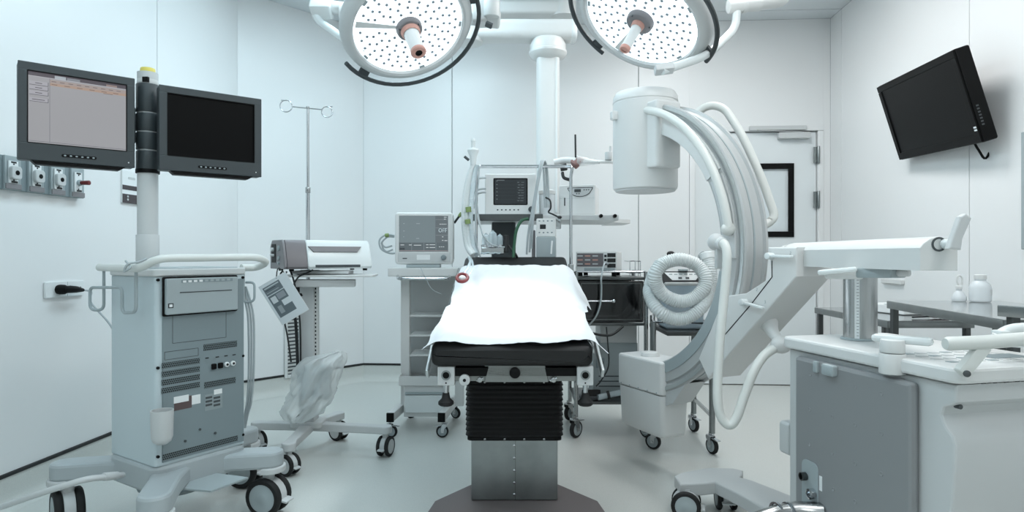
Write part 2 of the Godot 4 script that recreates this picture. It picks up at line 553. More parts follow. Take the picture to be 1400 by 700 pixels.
func build_room() -> void:
	var s: SurfaceTool
	var cx := wplane(497, 350, 2, ZB).x
	var zc := -4.44
	var d0 := wplane(950, 350, 2, ZB).x
	var d1 := wplane(1118, 350, 2, ZB).x
	var dh := wplane(1100, 179, 2, ZB).y
	struct("floor")
	s = nb()
	box(s, Vector3((XL + XR) / 2, -.05, (ZB + ZF) / 2), Vector3(XR - XL + .3, .1, ZF - ZB + .3))
	part(s, "vinyl_sheet", M.floor)
	struct("ceiling")
	s = nb()
	box(s, Vector3((XL + XR) / 2, HC + .065, (ZB + ZF) / 2), Vector3(XR - XL + .3, .1, ZF - ZB + .3))
	part(s, "ceiling_core", M.seam)
	s = nb()
	box(s, Vector3((XL + XR) / 2, HC + .0075, (ZF - 5.073) / 2), Vector3(XR - XL, .014, ZF + 5.067), .001)
	part(s, "ceiling_panel", M.ceiling)
	s = nb()
	box(s, Vector3((XL + XR) / 2, HC + .0075, (ZB - 5.08) / 2), Vector3(XR - XL, .014, -5.08 - ZB), .001)
	part(s, "ceiling_panel", M.ceiling)
	# walls run clockwise seen from above so that the panels face the room
	var zs := wplane(215, 350, 0, XL).z
	panel_wall("wall_left", Vector2(XL, ZF), Vector2(XL, zc), [ZF - (zs + 3.1), ZF - (zs + 1.55), ZF - zs])
	panel_wall("wall_corner", Vector2(XL, zc), Vector2(cx, ZB), [])
	var b0 := wplane(618, 350, 2, ZB).x - cx
	var b1 := wplane(873, 350, 2, ZB).x - cx
	panel_wall("wall_back", Vector2(cx, ZB), Vector2(d0 - .045, ZB), [b0, b1], 0.0, HC, 0.0)
	panel_wall("wall_over_door", Vector2(d0 - .045, ZB), Vector2(d1 + .045, ZB), [], dh + .045, HC, 0.0)
	panel_wall("wall_beside_door", Vector2(d1 + .045, ZB), Vector2(XR, ZB), [], 0.0, HC, 0.0)
	var rs := wplane(1325, 350, 0, XR).z
	panel_wall("wall_right", Vector2(XR, ZB), Vector2(XR, ZF), [-5.073 - ZB, rs - ZB, rs + 1.55 - ZB, rs + 3.1 - ZB])
	panel_wall("wall_front", Vector2(XR, ZF), Vector2(XL, ZF), [1.5, 3.0])
	cove("baseboard_left", Vector2(XL, ZF), Vector2(XL, zc))
	cove("baseboard_corner", Vector2(XL, zc), Vector2(cx, ZB))
	cove("baseboard_back", Vector2(cx, ZB), Vector2(d0 - .045, ZB))
	cove("baseboard_right", Vector2(XR, ZB), Vector2(XR, ZF))
	# door: frame, leaf with a vision panel, closer, hinges
	struct("trim_1")
	for k in 2:
		s = nb()
		box(s, Vector3(d0 - .022 if k == 0 else d1 + .022, dh / 2, ZB - .03), Vector3(.043, dh, .08), .003)
		part(s, "door_jamb", M.wall)
	s = nb()
	box(s, Vector3((d0 + d1) / 2, dh + .023, ZB - .03), Vector3(d1 - d0 + .088, .043, .08), .003)
	part(s, "door_head", M.wall)
	struct("door_1")
	var zl := ZB - .02
	s = nb()
	var w0 := wplane(1008, 226, 2, zl)
	var w1 := wplane(1083, 322, 2, zl)
	var wl := w0.x - .0
	# leaf built round the window opening
	var fl := PackedVector2Array([Vector2(d0 + .006, .008), Vector2(d1 - .006, .008), Vector2(d1 - .006, dh - .006), Vector2(d0 + .006, dh - .006)])
	var lo := Vector2(wl, w1.y)
	var hi := Vector2(w1.x, w0.y)
	var t := Transform3D(Basis.IDENTITY, Vector3(0, 0, zl))
	prism(s, PackedVector2Array([fl[0], fl[1], Vector2(fl[1].x, lo.y), Vector2(fl[0].x, lo.y)]), t, -.045, 0)
	prism(s, PackedVector2Array([Vector2(fl[0].x, hi.y), Vector2(fl[1].x, hi.y), fl[2], fl[3]]), t, -.045, 0)
	prism(s, PackedVector2Array([Vector2(fl[0].x, lo.y), lo, Vector2(lo.x, hi.y), Vector2(fl[0].x, hi.y)]), t, -.045, 0)
	prism(s, PackedVector2Array([Vector2(hi.x, lo.y), Vector2(fl[1].x, lo.y), Vector2(fl[1].x, hi.y), hi]), t, -.045, 0)
	part(s, "door_leaf", M.door)
	s = nb()
	var fw := .033
	prism(s, PackedVector2Array([Vector2(lo.x - .012, hi.y - fw), Vector2(hi.x + .012, hi.y - fw), Vector2(hi.x + .012, hi.y + .012), Vector2(lo.x - .012, hi.y + .012)]), t, 0, .012, .002)
	prism(s, PackedVector2Array([Vector2(lo.x - .012, lo.y - .012), Vector2(hi.x + .012, lo.y - .012), Vector2(hi.x + .012, lo.y + fw), Vector2(lo.x - .012, lo.y + fw)]), t, 0, .012, .002)
	prism(s, PackedVector2Array([Vector2(lo.x - .012, lo.y + fw), Vector2(lo.x + fw, lo.y + fw), Vector2(lo.x + fw, hi.y - fw), Vector2(lo.x - .012, hi.y - fw)]), t, 0, .012, .002)
	prism(s, PackedVector2Array([Vector2(hi.x - fw, lo.y + fw), Vector2(hi.x + .012, lo.y + fw), Vector2(hi.x + .012, hi.y - fw), Vector2(hi.x - fw, hi.y - fw)]), t, 0, .012, .002)
	part(s, "window_gasket", M.black)
	s = nb()
	rbox(s, Vector3((lo.x + hi.x) / 2, (lo.y + hi.y) / 2, zl - .022), Vector3(hi.x - lo.x - .03, hi.y - lo.y - .03, .02), .03, .004)
	part(s, "frosted_pane", mat(Color(.86, .89, .90), .25))
	s = nb()
	var ch := wplane(1070, 184, 2, ZB)
	var c0 := wplane(1063, 184, 2, ZB).x
	var c1 := wplane(1106, 184, 2, ZB).x
	rbox(s, Vector3((c0 + c1) / 2, ch.y - .012, zl + .03), Vector3(c1 - c0, .05, .056), .008, .004)
	var cl := part(s, "door_closer", M.light_grey)
	s = nb()
	var g0 := wplane(1023, 174, 2, ZB).x
	box(s, Vector3((g0 + c1 - .03) / 2, dh + .022, ZB + .022), Vector3(c1 - .03 - g0, .035, .02), .003)
	part(s, "slide_rail", M.light_grey, cl)
	s = nb()
	bar(s, Vector3(c1 - .06, ch.y + .015, zl + .045), Vector3(g0 + .06, dh + .004, zl + .05), .012, .006)
	part(s, "closer_arm", M.steel, cl)
	for py in [212, 273, 470]:
		s = nb()
		var hp := wplane(1118, py, 2, ZB)
		cyl(s, hp + Vector3(0, -.07, .016), hp + Vector3(0, .07, .016), .011, -1, 10, .002)
		box(s, hp + Vector3(-.02, 0, .003), Vector3(.03, .13, .006))
		part(s, "hinge", M.brushed)
# ---------------------------------------------------------------- things fixed to the walls
func wall_frame(p: Vector3, wall: String) -> Transform3D:
	if wall == "left": return Transform3D(Basis(Vector3.UP, PI / 2), p)
	return Transform3D(Basis(Vector3.UP, -PI / 2), p)
func build_wall_fittings() -> void:
	var s: SurfaceTool
	# medical gas rail on the left wall; local x runs along the wall away from the camera is -x
	var p := wplane(105.7, 251, 0, XL)
	var p0 := wplane(7, 236, 0, XL)
	var p3 := wplane(97, 250, 0, XL)
	var pitch := (p0.z - p3.z) / 3.0
	var top := wplane(105.7, 231.4, 0, XL).y
	var bot := wplane(105.7, 271.4, 0, XL).y
	var h := top - bot
	thing_t("gas_outlet_panel", "grey medical gas panel with white outlet plates on the wall below the two screens", "gas panel", wall_frame(Vector3(XL, (top + bot) / 2, p.z), "left"))
	var len := pitch * 6.0
	s = nb()
	box(s, Vector3(-len / 2, 0, .011), Vector3(len, h, .02), .002)
	part(s, "back_plate", M.panel_grey)
	for i in 6:
		var xc := -(p3.z - p.z) - i * pitch
		s = nb()
		box(s, Vector3(xc + pitch * .03, 0, .026), Vector3(pitch * .66, h, .012), .002)
		var f := part(s, "module", M.mid_grey)
		s = nb()
		box(s, Vector3(xc + pitch * .03, h * -.40, .034), Vector3(pitch * .64, h * .16, .006), .001)
		part(s, "lower_band", M.panel_taupe, f)
		s = nb()
		box(s, Vector3(xc, h * .02, .0355), Vector3(pitch * .38, h * .66, .005), .001)
		part(s, "outlet_plate", M.label_white, f)
		s = nb()
		if i == 0:
			cyl(s, Vector3(xc, 0, .037), Vector3(xc, 0, .05), .014, -1, 16, .002)
			part(s, "outlet", M.mid_grey, f)
			s = nb()
			cyl(s, Vector3(xc, 0, .05), Vector3(xc, 0, .092), .0095, .011, 14, .002)
			part(s, "gas_plug", M.red, f, "dark red plug")
		else:
			rbox(s, Vector3(xc, 0, .046), Vector3(.05, .055, .018), .014, .004)
			part(s, "outlet", M.light_grey, f)
			s = nb()
			cyl(s, Vector3(xc, 0, .052), Vector3(xc, 0, .0565), .010, -1, 14)
			part(s, "outlet_port", M.black, f)
		s = nb()
		for k in [-1, 1]: cyl(s, Vector3(xc, h * (.02 + k * .235), .0375), Vector3(xc, h * (.02 + k * .235), .0395), .0035, -1, 8)
		box(s, Vector3(xc, h * .31, .0384), Vector3(pitch * .22, .007, .0008))
		box(s, Vector3(xc + .004, h * -.27, .0384), Vector3(pitch * .26, .008, .0008))
		part(s, "print", M.ink, f)
	# second panel on the right wall, only its edge shows
	var r0 := wplane(1405, 181, 0, XR)
	var r1 := wplane(1405, 341, 0, XR)
	thing_t("gas_outlet_panel", "edge of a tall grey service panel on the wall beside the big tilted screen", "gas panel", wall_frame(Vector3(XR, (r0.y + r1.y) / 2, r0.z), "right"))
	s = nb()
	box(s, Vector3(.35, 0, .016), Vector3(.7, r0.y - r1.y, .03), .004)
	part(s, "back_plate", M.mid_grey)
	for i in 3:
		s = nb()
		box(s, Vector3(.15 + i * .2, 0, .035), Vector3(.1, .3, .006), .001)
		part(s, "outlet_plate", M.label_white)
	# socket plate, white over brown, behind the workstation's pole
	var a0 := wplane(165, 232, 0, XL)
	var a1 := wplane(165, 277, 0, XL)
	var wz := a0.z - wplane(196, 250, 0, XL).z
	var hh := a0.y - a1.y
	thing_t("socket_panel", "small white and brown socket panel on the wall behind the workstation pole", "socket panel", wall_frame(Vector3(XL, (a0.y + a1.y) / 2, a0.z - wz / 2), "left"))
	s = nb()
	box(s, Vector3(0, 0, .005), Vector3(wz, hh, .009), .001)
	part(s, "plate", M.label_white)
	s = nb()
	box(s, Vector3(0, hh * -.02, .0102), Vector3(wz, hh * .14, .001))
	box(s, Vector3(0, hh * -.36, .0102), Vector3(wz, hh * .28, .001))
	part(s, "brown_band", mat(Color(.27, .24, .25), .5))
	for yy in [0.05, -.20]:
		s = nb()
		lathe(s, Transform3D(Basis(Vector3.RIGHT, PI / 2), Vector3(wz * .22, hh * yy, .0105)), [Vector2(.009, 0), Vector2(.0135, 0), Vector2(.0135, .008), Vector2(.009, .008)], 18)
		part(s, "socket_ring", M.chrome)
		s = nb()
		cyl(s, Vector3(wz * .22, hh * yy, .0105), Vector3(wz * .22, hh * yy, .0125), .009)
		part(s, "socket_hole", M.black)
	s = nb()
	for k in [-1, 1]: cyl(s, Vector3(-wz * .28, hh * -.34 + k * .008, .0107), Vector3(-wz * .28, hh * -.34 + k * .008, .0125), .006, -1, 10)
	rbox(s, Vector3(-wz * .1, hh * .28, .010), Vector3(wz * .3, hh * .07, .0012), .004, 0)
	part(s, "print", M.light_grey)
	# mains outlet with black plug
	var m0 := wplane(59, 386, 0, XL)
	var m1 := wplane(59, 408, 0, XL)
	var mz := m0.z - wplane(112, 384, 0, XL).z
	var mp := Vector3(XL, (m0.y + m1.y) / 2, m0.z - mz / 2)
	thing_t("wall_outlet", "white double mains outlet on the wall holding a black plug", "outlet", wall_frame(mp, "left"))
	s = nb()
	rbox(s, Vector3(0, 0, .006), Vector3(mz, m0.y - m1.y, .011), .004, .002)
	part(s, "plate", M.label_white)
	s = nb()
	for k in 2:
		for a in 3: cyl(s, Vector3(.04 + k * .045, 0, .0112) + Vector3(cos(a * TAU / 3 + .5), sin(a * TAU / 3 + .5), 0) * .009, Vector3(.04 + k * .045, 0, .0125) + Vector3(cos(a * TAU / 3 + .5), sin(a * TAU / 3 + .5), 0) * .009, .003, -1, 8)
	part(s, "contact_slot", M.ink)
	s = nb()
	box(s, Vector3(.012, 0, .0115), Vector3(.0015, m0.y - m1.y - .006, .0014))
	part(s, "joint", M.mid_grey)
	thing_t("power_plug", "black power plug with a grey lead in the wall outlet", "plug", wall_frame(mp, "left"))
	s = nb()
	lathe(s, Transform3D(Basis(Vector3.RIGHT, PI / 2), Vector3(-.045, 0, .0118)), [Vector2(0, 0), Vector2(.021, 0), Vector2(.023, .01), Vector2(.022, .03), Vector2(.015, .045), Vector2(0, .05)], 18)
	tube(s, [Vector3(-.05, 0, .045), Vector3(-.02, .0, .05), Vector3(.02, -.003, .05), Vector3(.062, -.008, .048)], [.016, .0175, .0155, .008], 12)
	part(s, "plug_body", M.black)
	s = nb()
	tube(s, cr([Vector3(.06, -.008, .048), Vector3(.10, -.02, .06), TI * (CF * q(124, 413, 2.9)), TI * (CF * q(149, 442, 2.72)), TI * (CF * q(163, 470, 2.62)), TI * (CF * q(170, 520, 2.6))], 6), .0045, 8)
	part(s, "lead", M.cable_grey)
	# return-air grille low in the corner wall
	var cx := wplane(497, 350, 2, ZB).x
	var dir := Vector3(cx - XL, 0, ZB + 4.44).normalized()
	var nz := dir.cross(Vector3.UP)
	var hit := func(px: float, py: float) -> Vector3:
		var o := Vector3(0, CY, 0)
		var d: Vector3 = (CF * q(px, py, 1.0)) - o
		return o + d * ((Vector3(XL, 0, -4.44) - o).dot(nz) / d.dot(nz))
	var v0: Vector3 = hit.call(388, 398)
	var v1: Vector3 = hit.call(436, 510)
	var vw := Vector2(v1.x - v0.x, v1.z - v0.z).length()
	var vh := v0.y - v1.y
	thing_t("air_grille", "white louvred return air grille low on the corner wall behind the device cart", "air grille", Transform3D(Basis(dir, Vector3.UP, nz), Vector3((v0.x + v1.x) / 2, (v0.y + v1.y) / 2, (v0.z + v1.z) / 2)))
	s = nb()
	for k in [-1, 1]:
		box(s, Vector3(k * (vw / 2 - .012), 0, .009), Vector3(.024, vh, .018), .003)
		box(s, Vector3(0, k * (vh / 2 - .012), .009), Vector3(vw - .05, .024, .018), .003)
	part(s, "frame", M.white)
	s = nb()
	box(s, Vector3(0, 0, .0015), Vector3(vw - .05, vh - .05, .002))
	part(s, "dark_backing", M.dark_grey)
	var ns := 22
	var sm := nb()
	box(sm, Vector3.ZERO, Vector3(vw - .05, .018, .003), 0, Basis(Vector3.RIGHT, .5))
	sm.generate_normals()
	var mesh := sm.commit()
	for i in ns: again(mesh, "slat", M.white, cur, Transform3D(Basis.IDENTITY, Vector3(0, -vh / 2 + .04 + (vh - .08) * i / (ns - 1), .010)))
	# small data plate on the right wall
	var e0 := wplane(1209, 381, 0, XR)
	var e1 := wplane(1237, 389, 0, XR)
	thing_t("trunking_cover", "small white cover plate on the wall behind the steel column", "wall plate", wall_frame(Vector3(XR, (e0.y + e1.y) / 2, (e0.z + e1.z) / 2), "right"))
	s = nb()
	box(s, Vector3(0, 0, .012), Vector3(absf(e1.z - e0.z), e0.y - e1.y, .022), .003)
	part(s, "plate", M.white)
	wall_screen()
func wall_screen() -> void:
	var tl := CF * q(1205, 118, 3.92)
	var bl := CF * q(1225, 219, 4.02)
	var tr := CF * q(1312.5, 64, 3.06)
	var brr := CF * q(1338, 195, 3.16)
	var x := ((tr - tl) + (brr - bl)).normalized()
	var y := ((tl - bl) + (tr - brr)).normalized()
	y = (y - x * x.dot(y)).normalized()
	var z := x.cross(y)
	var c := (tl + bl + tr + brr) / 4.0
	var w := ((tr - tl).length() + (brr - bl).length()) / 2
	var h := ((tl - bl).length() + (tr - brr).length()) / 2
	thing_t("wall_screen", "large black flat screen tilted down on the right wall", "screen", Transform3D(Basis(x, y, z), c))
	var s := nb()
	rbox(s, Vector3(0, 0, -.034), Vector3(w, h, .068), .012, .006)
	part(s, "housing", M.black)
	s = nb()
	var iw := w * .90
	var ih := h * .80
	box(s, Vector3(0, h * .455, .004), Vector3(w - .012, h * .075, .008), .002)
	box(s, Vector3(0, -h * .45, .004), Vector3(w - .012, h * .085, .008), .002)
	for k in [-1, 1]: box(s, Vector3(k * (w / 2 - .024), 0, .004), Vector3(.036, h * .83, .008), .002)
	part(s, "bezel", M.black)
	s = nb()
	box(s, Vector3(0, 0.0, .001), Vector3(iw + .03, ih + .03, .003))
	part(s, "screen_glass", dark_glass())
	s = nb()
	for i in 7: box(s, Vector3(w / 2 - .0005, -h * .12 - i * .016, -.02), Vector3(.002, .008, .012))
	part(s, "side_button", M.dark_grey)
	s = nb()
	for k in 2: box(s, Vector3(w / 2 - .022, -h * .33 - k * .014, .0085), Vector3(.022, .009, .0008))
	part(s, "maker_mark", M.white_print)
	s = nb()
	rbox(s, Vector3(0, .02, -.085), Vector3(.3, .25, .034), .01, .003)
	var wall_pt := Vector3(XR - .0, c.y + .02, c.z)
	var lp := TI * wall_pt
	bar(s, Vector3(0, .02, -.09), Vector3(0, .02, -.09) + (lp - Vector3(0, .02, -.09)) * .985, .10, .10, .004)
	part(s, "wall_bracket", M.black)
	s = nb()
	var cb := Vector3(w * .30, -h / 2 + .01, -.05)
	tube(s, cr([cb, cb + Vector3(.01, -.05, -.005), cb + Vector3(.02, -.10, -.02), cb + Vector3(0.0, -.03, -.09)], 5), .006, 8)
	part(s, "cable", M.black)
# ---------------------------------------------------------------- surgical lights and ceiling boom
func lamp_head(label: String, px: float, py: float, d: float, ratio: float, ndx: float, ndy: float, arcs: Array, handle_r: float, strip_a: float, energy: float) -> Node3D:
	var c := q(px, py, d)
	var tow := (Vector3(0, CY, 0) - c).normalized()
	var v := Vector3(ndx, -ndy, 0)
	v = (v - tow * v.dot(tow)).normalized()
	var n := (tow * ratio + v * sqrt(1 - ratio * ratio)).normalized()
	var e1 := tow.cross(v).normalized()
	if e1.x < 0: e1 = -e1
	var y := -n
	e1 = (e1 - y * e1.dot(y)).normalized()
	var o := thing_t("surgical_light", label, "surgical light", CF * Transform3D(Basis(e1, y, e1.cross(y)), c))
	var s := nb()
	lathe(s, Transform3D.IDENTITY, [Vector2(.287, .004), Vector2(.293, -.014), Vector2(.305, -.018), Vector2(.325, -.012), Vector2(.345, .008), Vector2(.352, .032), Vector2(.345, .058), Vector2(.31, .082), Vector2(.2, .105), Vector2(.08, .116), Vector2(0, .118)], 56)
	part(s, "housing", M.light_grey)
	s = nb()
	lathe(s, Transform3D.IDENTITY, [Vector2(0, .001), Vector2(.288, .001), Vector2(.288, .004), Vector2(0, .004)], 48)
	part(s, "light_cover", M.lamp_face)
	# light-emitting cups set in rings
	var cs := nb()
	lathe(cs, Transform3D.IDENTITY, [Vector2(0, -.003), Vector2(.004, -.0045), Vector2(.0075, -.003), Vector2(.008, .0)], 8)
	cs.generate_normals()
	var cup := cs.commit()
	var ring := 0
	for rc in [[.092, 11], [.124, 15], [.156, 19], [.188, 23], [.220, 27], [.252, 31]]:
		for k in rc[1]:
			var a: float = TAU * k / rc[1] + ring * .37
			if absf(angle_difference(a, strip_a)) < .022 / rc[0]: continue
			again(cup, "light_cup", M.led_cup, cur, Transform3D(Basis.IDENTITY, Vector3(cos(a) * rc[0], 0.0, -sin(a) * rc[0])))
		ring += 1
	# the dim strip from the hub to the rim
	s = nb()
	var sd := Vector3(cos(strip_a), 0, -sin(strip_a))
	var sx := Vector3(sd.z, 0, -sd.x)
	prism(s, PackedVector2Array([Vector2(.065, -.008), Vector2(.278, -.018), Vector2(.278, .018), Vector2(.065, .008)]), Transform3D(Basis(sd, sx, sd.cross(sx)), Vector3(0, -.002, 0)), -.002, .002)
	part(s, "sensor_strip", M.white)
	s = nb()
	lathe(s, Transform3D.IDENTITY, [Vector2(0, -.030), Vector2(.052, -.030), Vector2(.062, -.027), Vector2(.067, -.02), Vector2(.069, .0)], 32)
	var hub := part(s, "hub", M.panel_taupe)
	s = nb()
	for k in 3:
		s = nb()
		var a := k * TAU / 3 + .4
		cyl(s, Vector3(cos(a) * .058, -.033, sin(a) * .058), Vector3(cos(a) * .058, -.026, sin(a) * .058), .004, -1, 8)
		part(s, "screw", M.dark_grey, hub)
	s = nb()
	var hr := handle_r
	lathe(s, Transform3D.IDENTITY, [Vector2(hr * 1.05, -.055), Vector2(hr * 1.15, -.05), Vector2(hr * 1.25, -.03)], 28)
	part(s, "collar", M.rose, hub, "salmon coloured collar")
	s = nb()
	lathe(s, Transform3D.IDENTITY, [Vector2(hr * .5, -.185), Vector2(hr * .92, -.18), Vector2(hr * .88, -.12), Vector2(hr, -.05)], 28)
	var hd := part(s, "handle", M.white)
	s = nb()
	lathe(s, Transform3D.IDENTITY, [Vector2(hr * .45, -.196), Vector2(hr * .85, -.196), Vector2(hr * .98, -.19), Vector2(hr * .96, -.178)], 24)
	part(s, "end_ring", M.rose, hd)
	s = nb()
	lathe(s, Transform3D.IDENTITY, [Vector2(0, -.192), Vector2(hr * .5, -.192), Vector2(hr * .5, -.185), Vector2(0, -.185)], 20)
	part(s, "lens", M.black if hr > .035 else M.rose, hd)
	for arc in arcs:
		s = nb()
		var pts := []
		for i in 29:
			var a: float = deg_to_rad(lerpf(arc[0], arc[1], i / 28.0))
			pts.append(Vector3(cos(a) * .382, .0, sin(a) * .382))
		tube(s, pts, .0118, 10)
		var ah := part(s, "grab_rail", M.charcoal)
		for t in [.1, .9]:
			var a: float = deg_to_rad(lerpf(arc[0], arc[1], t))
			s = nb()
			bar(s, Vector3(cos(a) * .340, .02, sin(a) * .340), Vector3(cos(a) * .384, .0, sin(a) * .384), .06, .014, .003)
			part(s, "rail_bracket", M.charcoal, ah)
	s = nb()
	for k in 5:
		var a := k * TAU / 5 + .9
		bar(s, Vector3(cos(a) * .272, -.001, sin(a) * .272), Vector3(cos(a) * .284, -.001, sin(a) * .284), .03, .004)
	part(s, "cover_clip", M.mid_grey)
	var sp := SpotLight3D.new()
	sp.name = "beam"
	sp.light_color = Color(.95, .985, 1.0)
	sp.light_energy = energy
	sp.spot_angle = 14.0
	sp.spot_angle_attenuation = 1.2
	sp.spot_range = 8
	sp.spot_attenuation = 2
	sp.light_size = .22
	sp.shadow_enabled = true
	var aim := (TI * (CF * Vector3(.0, .85, -2.84)) - Vector3(0, -.21, 0)).normalized()
	sp.transform = Transform3D(Basis.looking_at(aim, Vector3.RIGHT), Vector3(0, -.21, 0))
	o.add_child(sp)
	return o
func surgical_lights() -> void:
	var s: SurfaceTool
	lamp_head("round surgical light with thick camera handle, one long black grab rail round its rim", 559, 38, 3.3, .757, .37, .93, [[190, 382]], .041, deg_to_rad(-150), 3.6)
	# its arm, left of the head
	s = nb()
	var dd := 3.42
	bar(s, l(426, 10, dd), l(455, 10, dd), .095, .10, .012)
	var j := part(s, "arm_knuckle", M.white)
	s = nb()
	cyl(s, l(452, 10, dd), l(470, 12, dd), .035, -1, 18, .004)
	cyl(s, l(466, 17, dd), l(496, 20, dd), .052, -1, 22, .008)
	part(s, "swivel", M.white, j)
	s = nb()
	tube(s, fillet([l(430, 2, dd), l(432, 26, dd), l(480, 60, 3.36), l(500, 66, 3.33)], .05), .021, 12)
	part(s, "yoke", M.white_gloss)
	s = nb()
	tube(s, fillet([l(494, 18, dd), l(520, 14, dd), l(545, 12, 3.42)], .03), .04, 12)
	part(s, "yoke_stub", M.white)
	s = nb()
	bar(s, l(658, 2, 3.5), l(658, 34, 3.5), .075, .12, .012, Vector3(0, 0, 1))
	cyl(s, l(672, 0, 3.45), l(672, 24, 3.45), .045, -1, 20, .006)
	bar(s, l(640, 22, 3.5), l(684, 28, 3.5), .09, .05, .012)
	part(s, "arm_joint", M.white)
	s = nb()
	bar(s, l(664, 32, 3.43), l(673, 36, 3.43), .03, .02, .004)
	part(s, "joint_latch", M.dark_grey)
	s = nb()
	tube(s, [l(440, 0, dd), l(445, -40, dd), l(560, -62, 3.5), l(668, -60, 3.55), l(668, 0, 3.52)], .04, 12)
	tube(s, [l(668, -58, 3.55), l(720, -66, 3.6)], .04, 12)
	tube(s, [l(720, -60, 3.6), l(720, -100, 3.6)], .06, 14)
	part(s, "support_arm", M.white)
	lamp_head("round surgical light with slim handle and two short black grab rails", 876, 28, 3.12, .638, -.486, .874, [[168, 256], [-4, 78]], .0265, PI * .5 + .12, 3.6)
	dd = 3.2
	s = nb()
	cyl(s, l(995, 9, dd), l(1040, 5, dd), .035, -1, 22, .006)
	cyl(s, l(1014, 8, dd), l(1020, 7, dd), .037, -1, 22, .002)
	part(s, "swivel", M.white)
	s = nb()
	tube(s, fillet([l(1008, 8, dd), l(1006, 38, dd), l(968, 76, 3.1), l(905, 97, 2.98)], .10, 8), .020, 12)
	part(s, "yoke", M.white_gloss)
	s = nb()
	bar(s, l(895, 96, 2.99), l(921, 93, 2.99), .05, .035, .006)
	part(s, "yoke_mount", M.light_grey)
	s = nb()
	tube(s, fillet([l(1030, 6, dd), l(1075, 0, 3.3), l(1075, -55, 3.4), l(760, -70, 3.6)], .08), .034, 12)
	tube(s, [l(760, -64, 3.6), l(760, -100, 3.6)], .06, 14)
	part(s, "support_arm", M.white)
func pendant() -> void:
	var s: SurfaceTool
	var d := 4.25
	thing("ceiling_pendant", "white ceiling pendant with horizontal arm, round column and equipment shelf", "ceiling pendant", q(750, 300, d))
	s = nb()
	rbox(s, Vector3.ZERO, Vector3(.01, .01, .01), .002, .001)
	s = nb()
	var prof := rrect(.17, .132, .045, 5)
	var p0 := l(600, 43, d)
	var p1 := l(782, 43, d)
	prism(s, prof, Transform3D(Basis(Vector3(0, 0, -1), Vector3.UP, Vector3.RIGHT), p0), 0, p1.x - p0.x, .006)
	var ar := part(s, "boom_arm", M.white)
	s = nb()
	prism(s, rrect(.178, .142, .05, 5), Transform3D(Basis(Vector3(0, 0, -1), Vector3.UP, Vector3.RIGHT), p1), -.012, .028, .012)
	part(s, "end_cap", M.white_gloss, ar)
	s = nb()
	var pu := l(640, 14, d + .25)
	prism(s, rrect(.16, .10, .03, 4), Transform3D(Basis(Vector3(0, 0, -1), Vector3.UP, Vector3.RIGHT), pu), 0, l(777, 14, d + .25).x - pu.x, .006)
	cyl(s, l(640, 60, d), l(640, 22, d), .10, -1, 28, .01)
	part(s, "upper_arm", M.white)
	s = nb()
	cyl(s, l(770, 24, d + .25), Vector3(l(770, 24, d + .25).x, (TI * Vector3(0, HC, 0)).y, -.25), .09, -1, 28)
	part(s, "ceiling_tube", M.white)
	s = nb()
	var hx := l(749, 57, d)
	var k := d / F
	lathe(s, Transform3D(Basis.IDENTITY, Vector3(hx.x, 0, 0)), [Vector2(0, l(0, 83, d).y), Vector2(.075, l(0, 83, d).y), Vector2(.11, l(0, 79, d).y), Vector2(.127, l(0, 74, d).y), Vector2(.127, l(0, 71, d).y), Vector2(.118, l(0, 70, d).y), Vector2(.12, l(0, 62, d).y), Vector2(.105, l(0, 55, d).y), Vector2(.0, l(0, 55, d).y)], 40)
	part(s, "bearing", M.white)
	s = nb()
	var yb := l(750, 292, d).y
	prism(s, rrect(.152, .14, .035, 6), Transform3D(Basis(Vector3.RIGHT, -PI / 2), Vector3(hx.x, 0, 0)), yb, l(0, 82, d).y, .003)
	part(s, "column", M.white)
	s = nb()
	box(s, Vector3(hx.x + .052, (yb + l(0, 82, d).y) / 2, .071), Vector3(.012, l(0, 84, d).y - yb, .003))
	part(s, "column_stripe", M.white_gloss)
	# shelf under the devices
	var a := l(646, 297, 3.78)
	var b := l(846, 297, 3.78)
	var y0 := l(0, 297.5, 3.78).y
	s = nb()
	box(s, Vector3((a.x + b.x) / 2, y0, -.02 + (d - 3.78) / 2), Vector3(b.x - a.x, .034, .52), .004)
	var sh := part(s, "shelf", M.light_grey)
	s = nb()
	var a2 := l(742, 297, 3.78)
	box(s, Vector3((a.x + a2.x) / 2, y0, .482), Vector3(a2.x - a.x, .04, .014), .003)
	part(s, "front_rail", M.dark_steel, sh)
	s = nb()
	for px in [821.0, 840.0]:
		var kp := l(px, 295.5, 3.77)
		cyl(s, kp, kp + Vector3(0, 0, -.03) * -1.0, .011, -1, 14, .002)
	part(s, "knob", M.black, sh)
	s = nb()
	prism(s, PackedVector2Array([Vector2(0, 0), Vector2(.14, -.16), Vector2(.14, -.46), Vector2(0, -.5)]), Transform3D(Basis(Vector3.RIGHT, -PI / 2) * Basis.from_scale(Vector3(1, -1, 1)), Vector3(b.x + .002, y0 + .004, .23)), -.018, .006, .0)
	part(s, "side_tray", M.white, sh)
	# lower column carrying the shelf's services
	s = nb()
	var c0 := l(672, 300, 4.0)
	var c1 := l(705, 300, 4.0)
	rboxy(s, Vector3((c0.x + c1.x) / 2, y0 - .017 - .19, c0.z - .05), Vector3(c1.x - c0.x, .38, .12), .02, .004)
	part(s, "service_column", M.dark_grey)
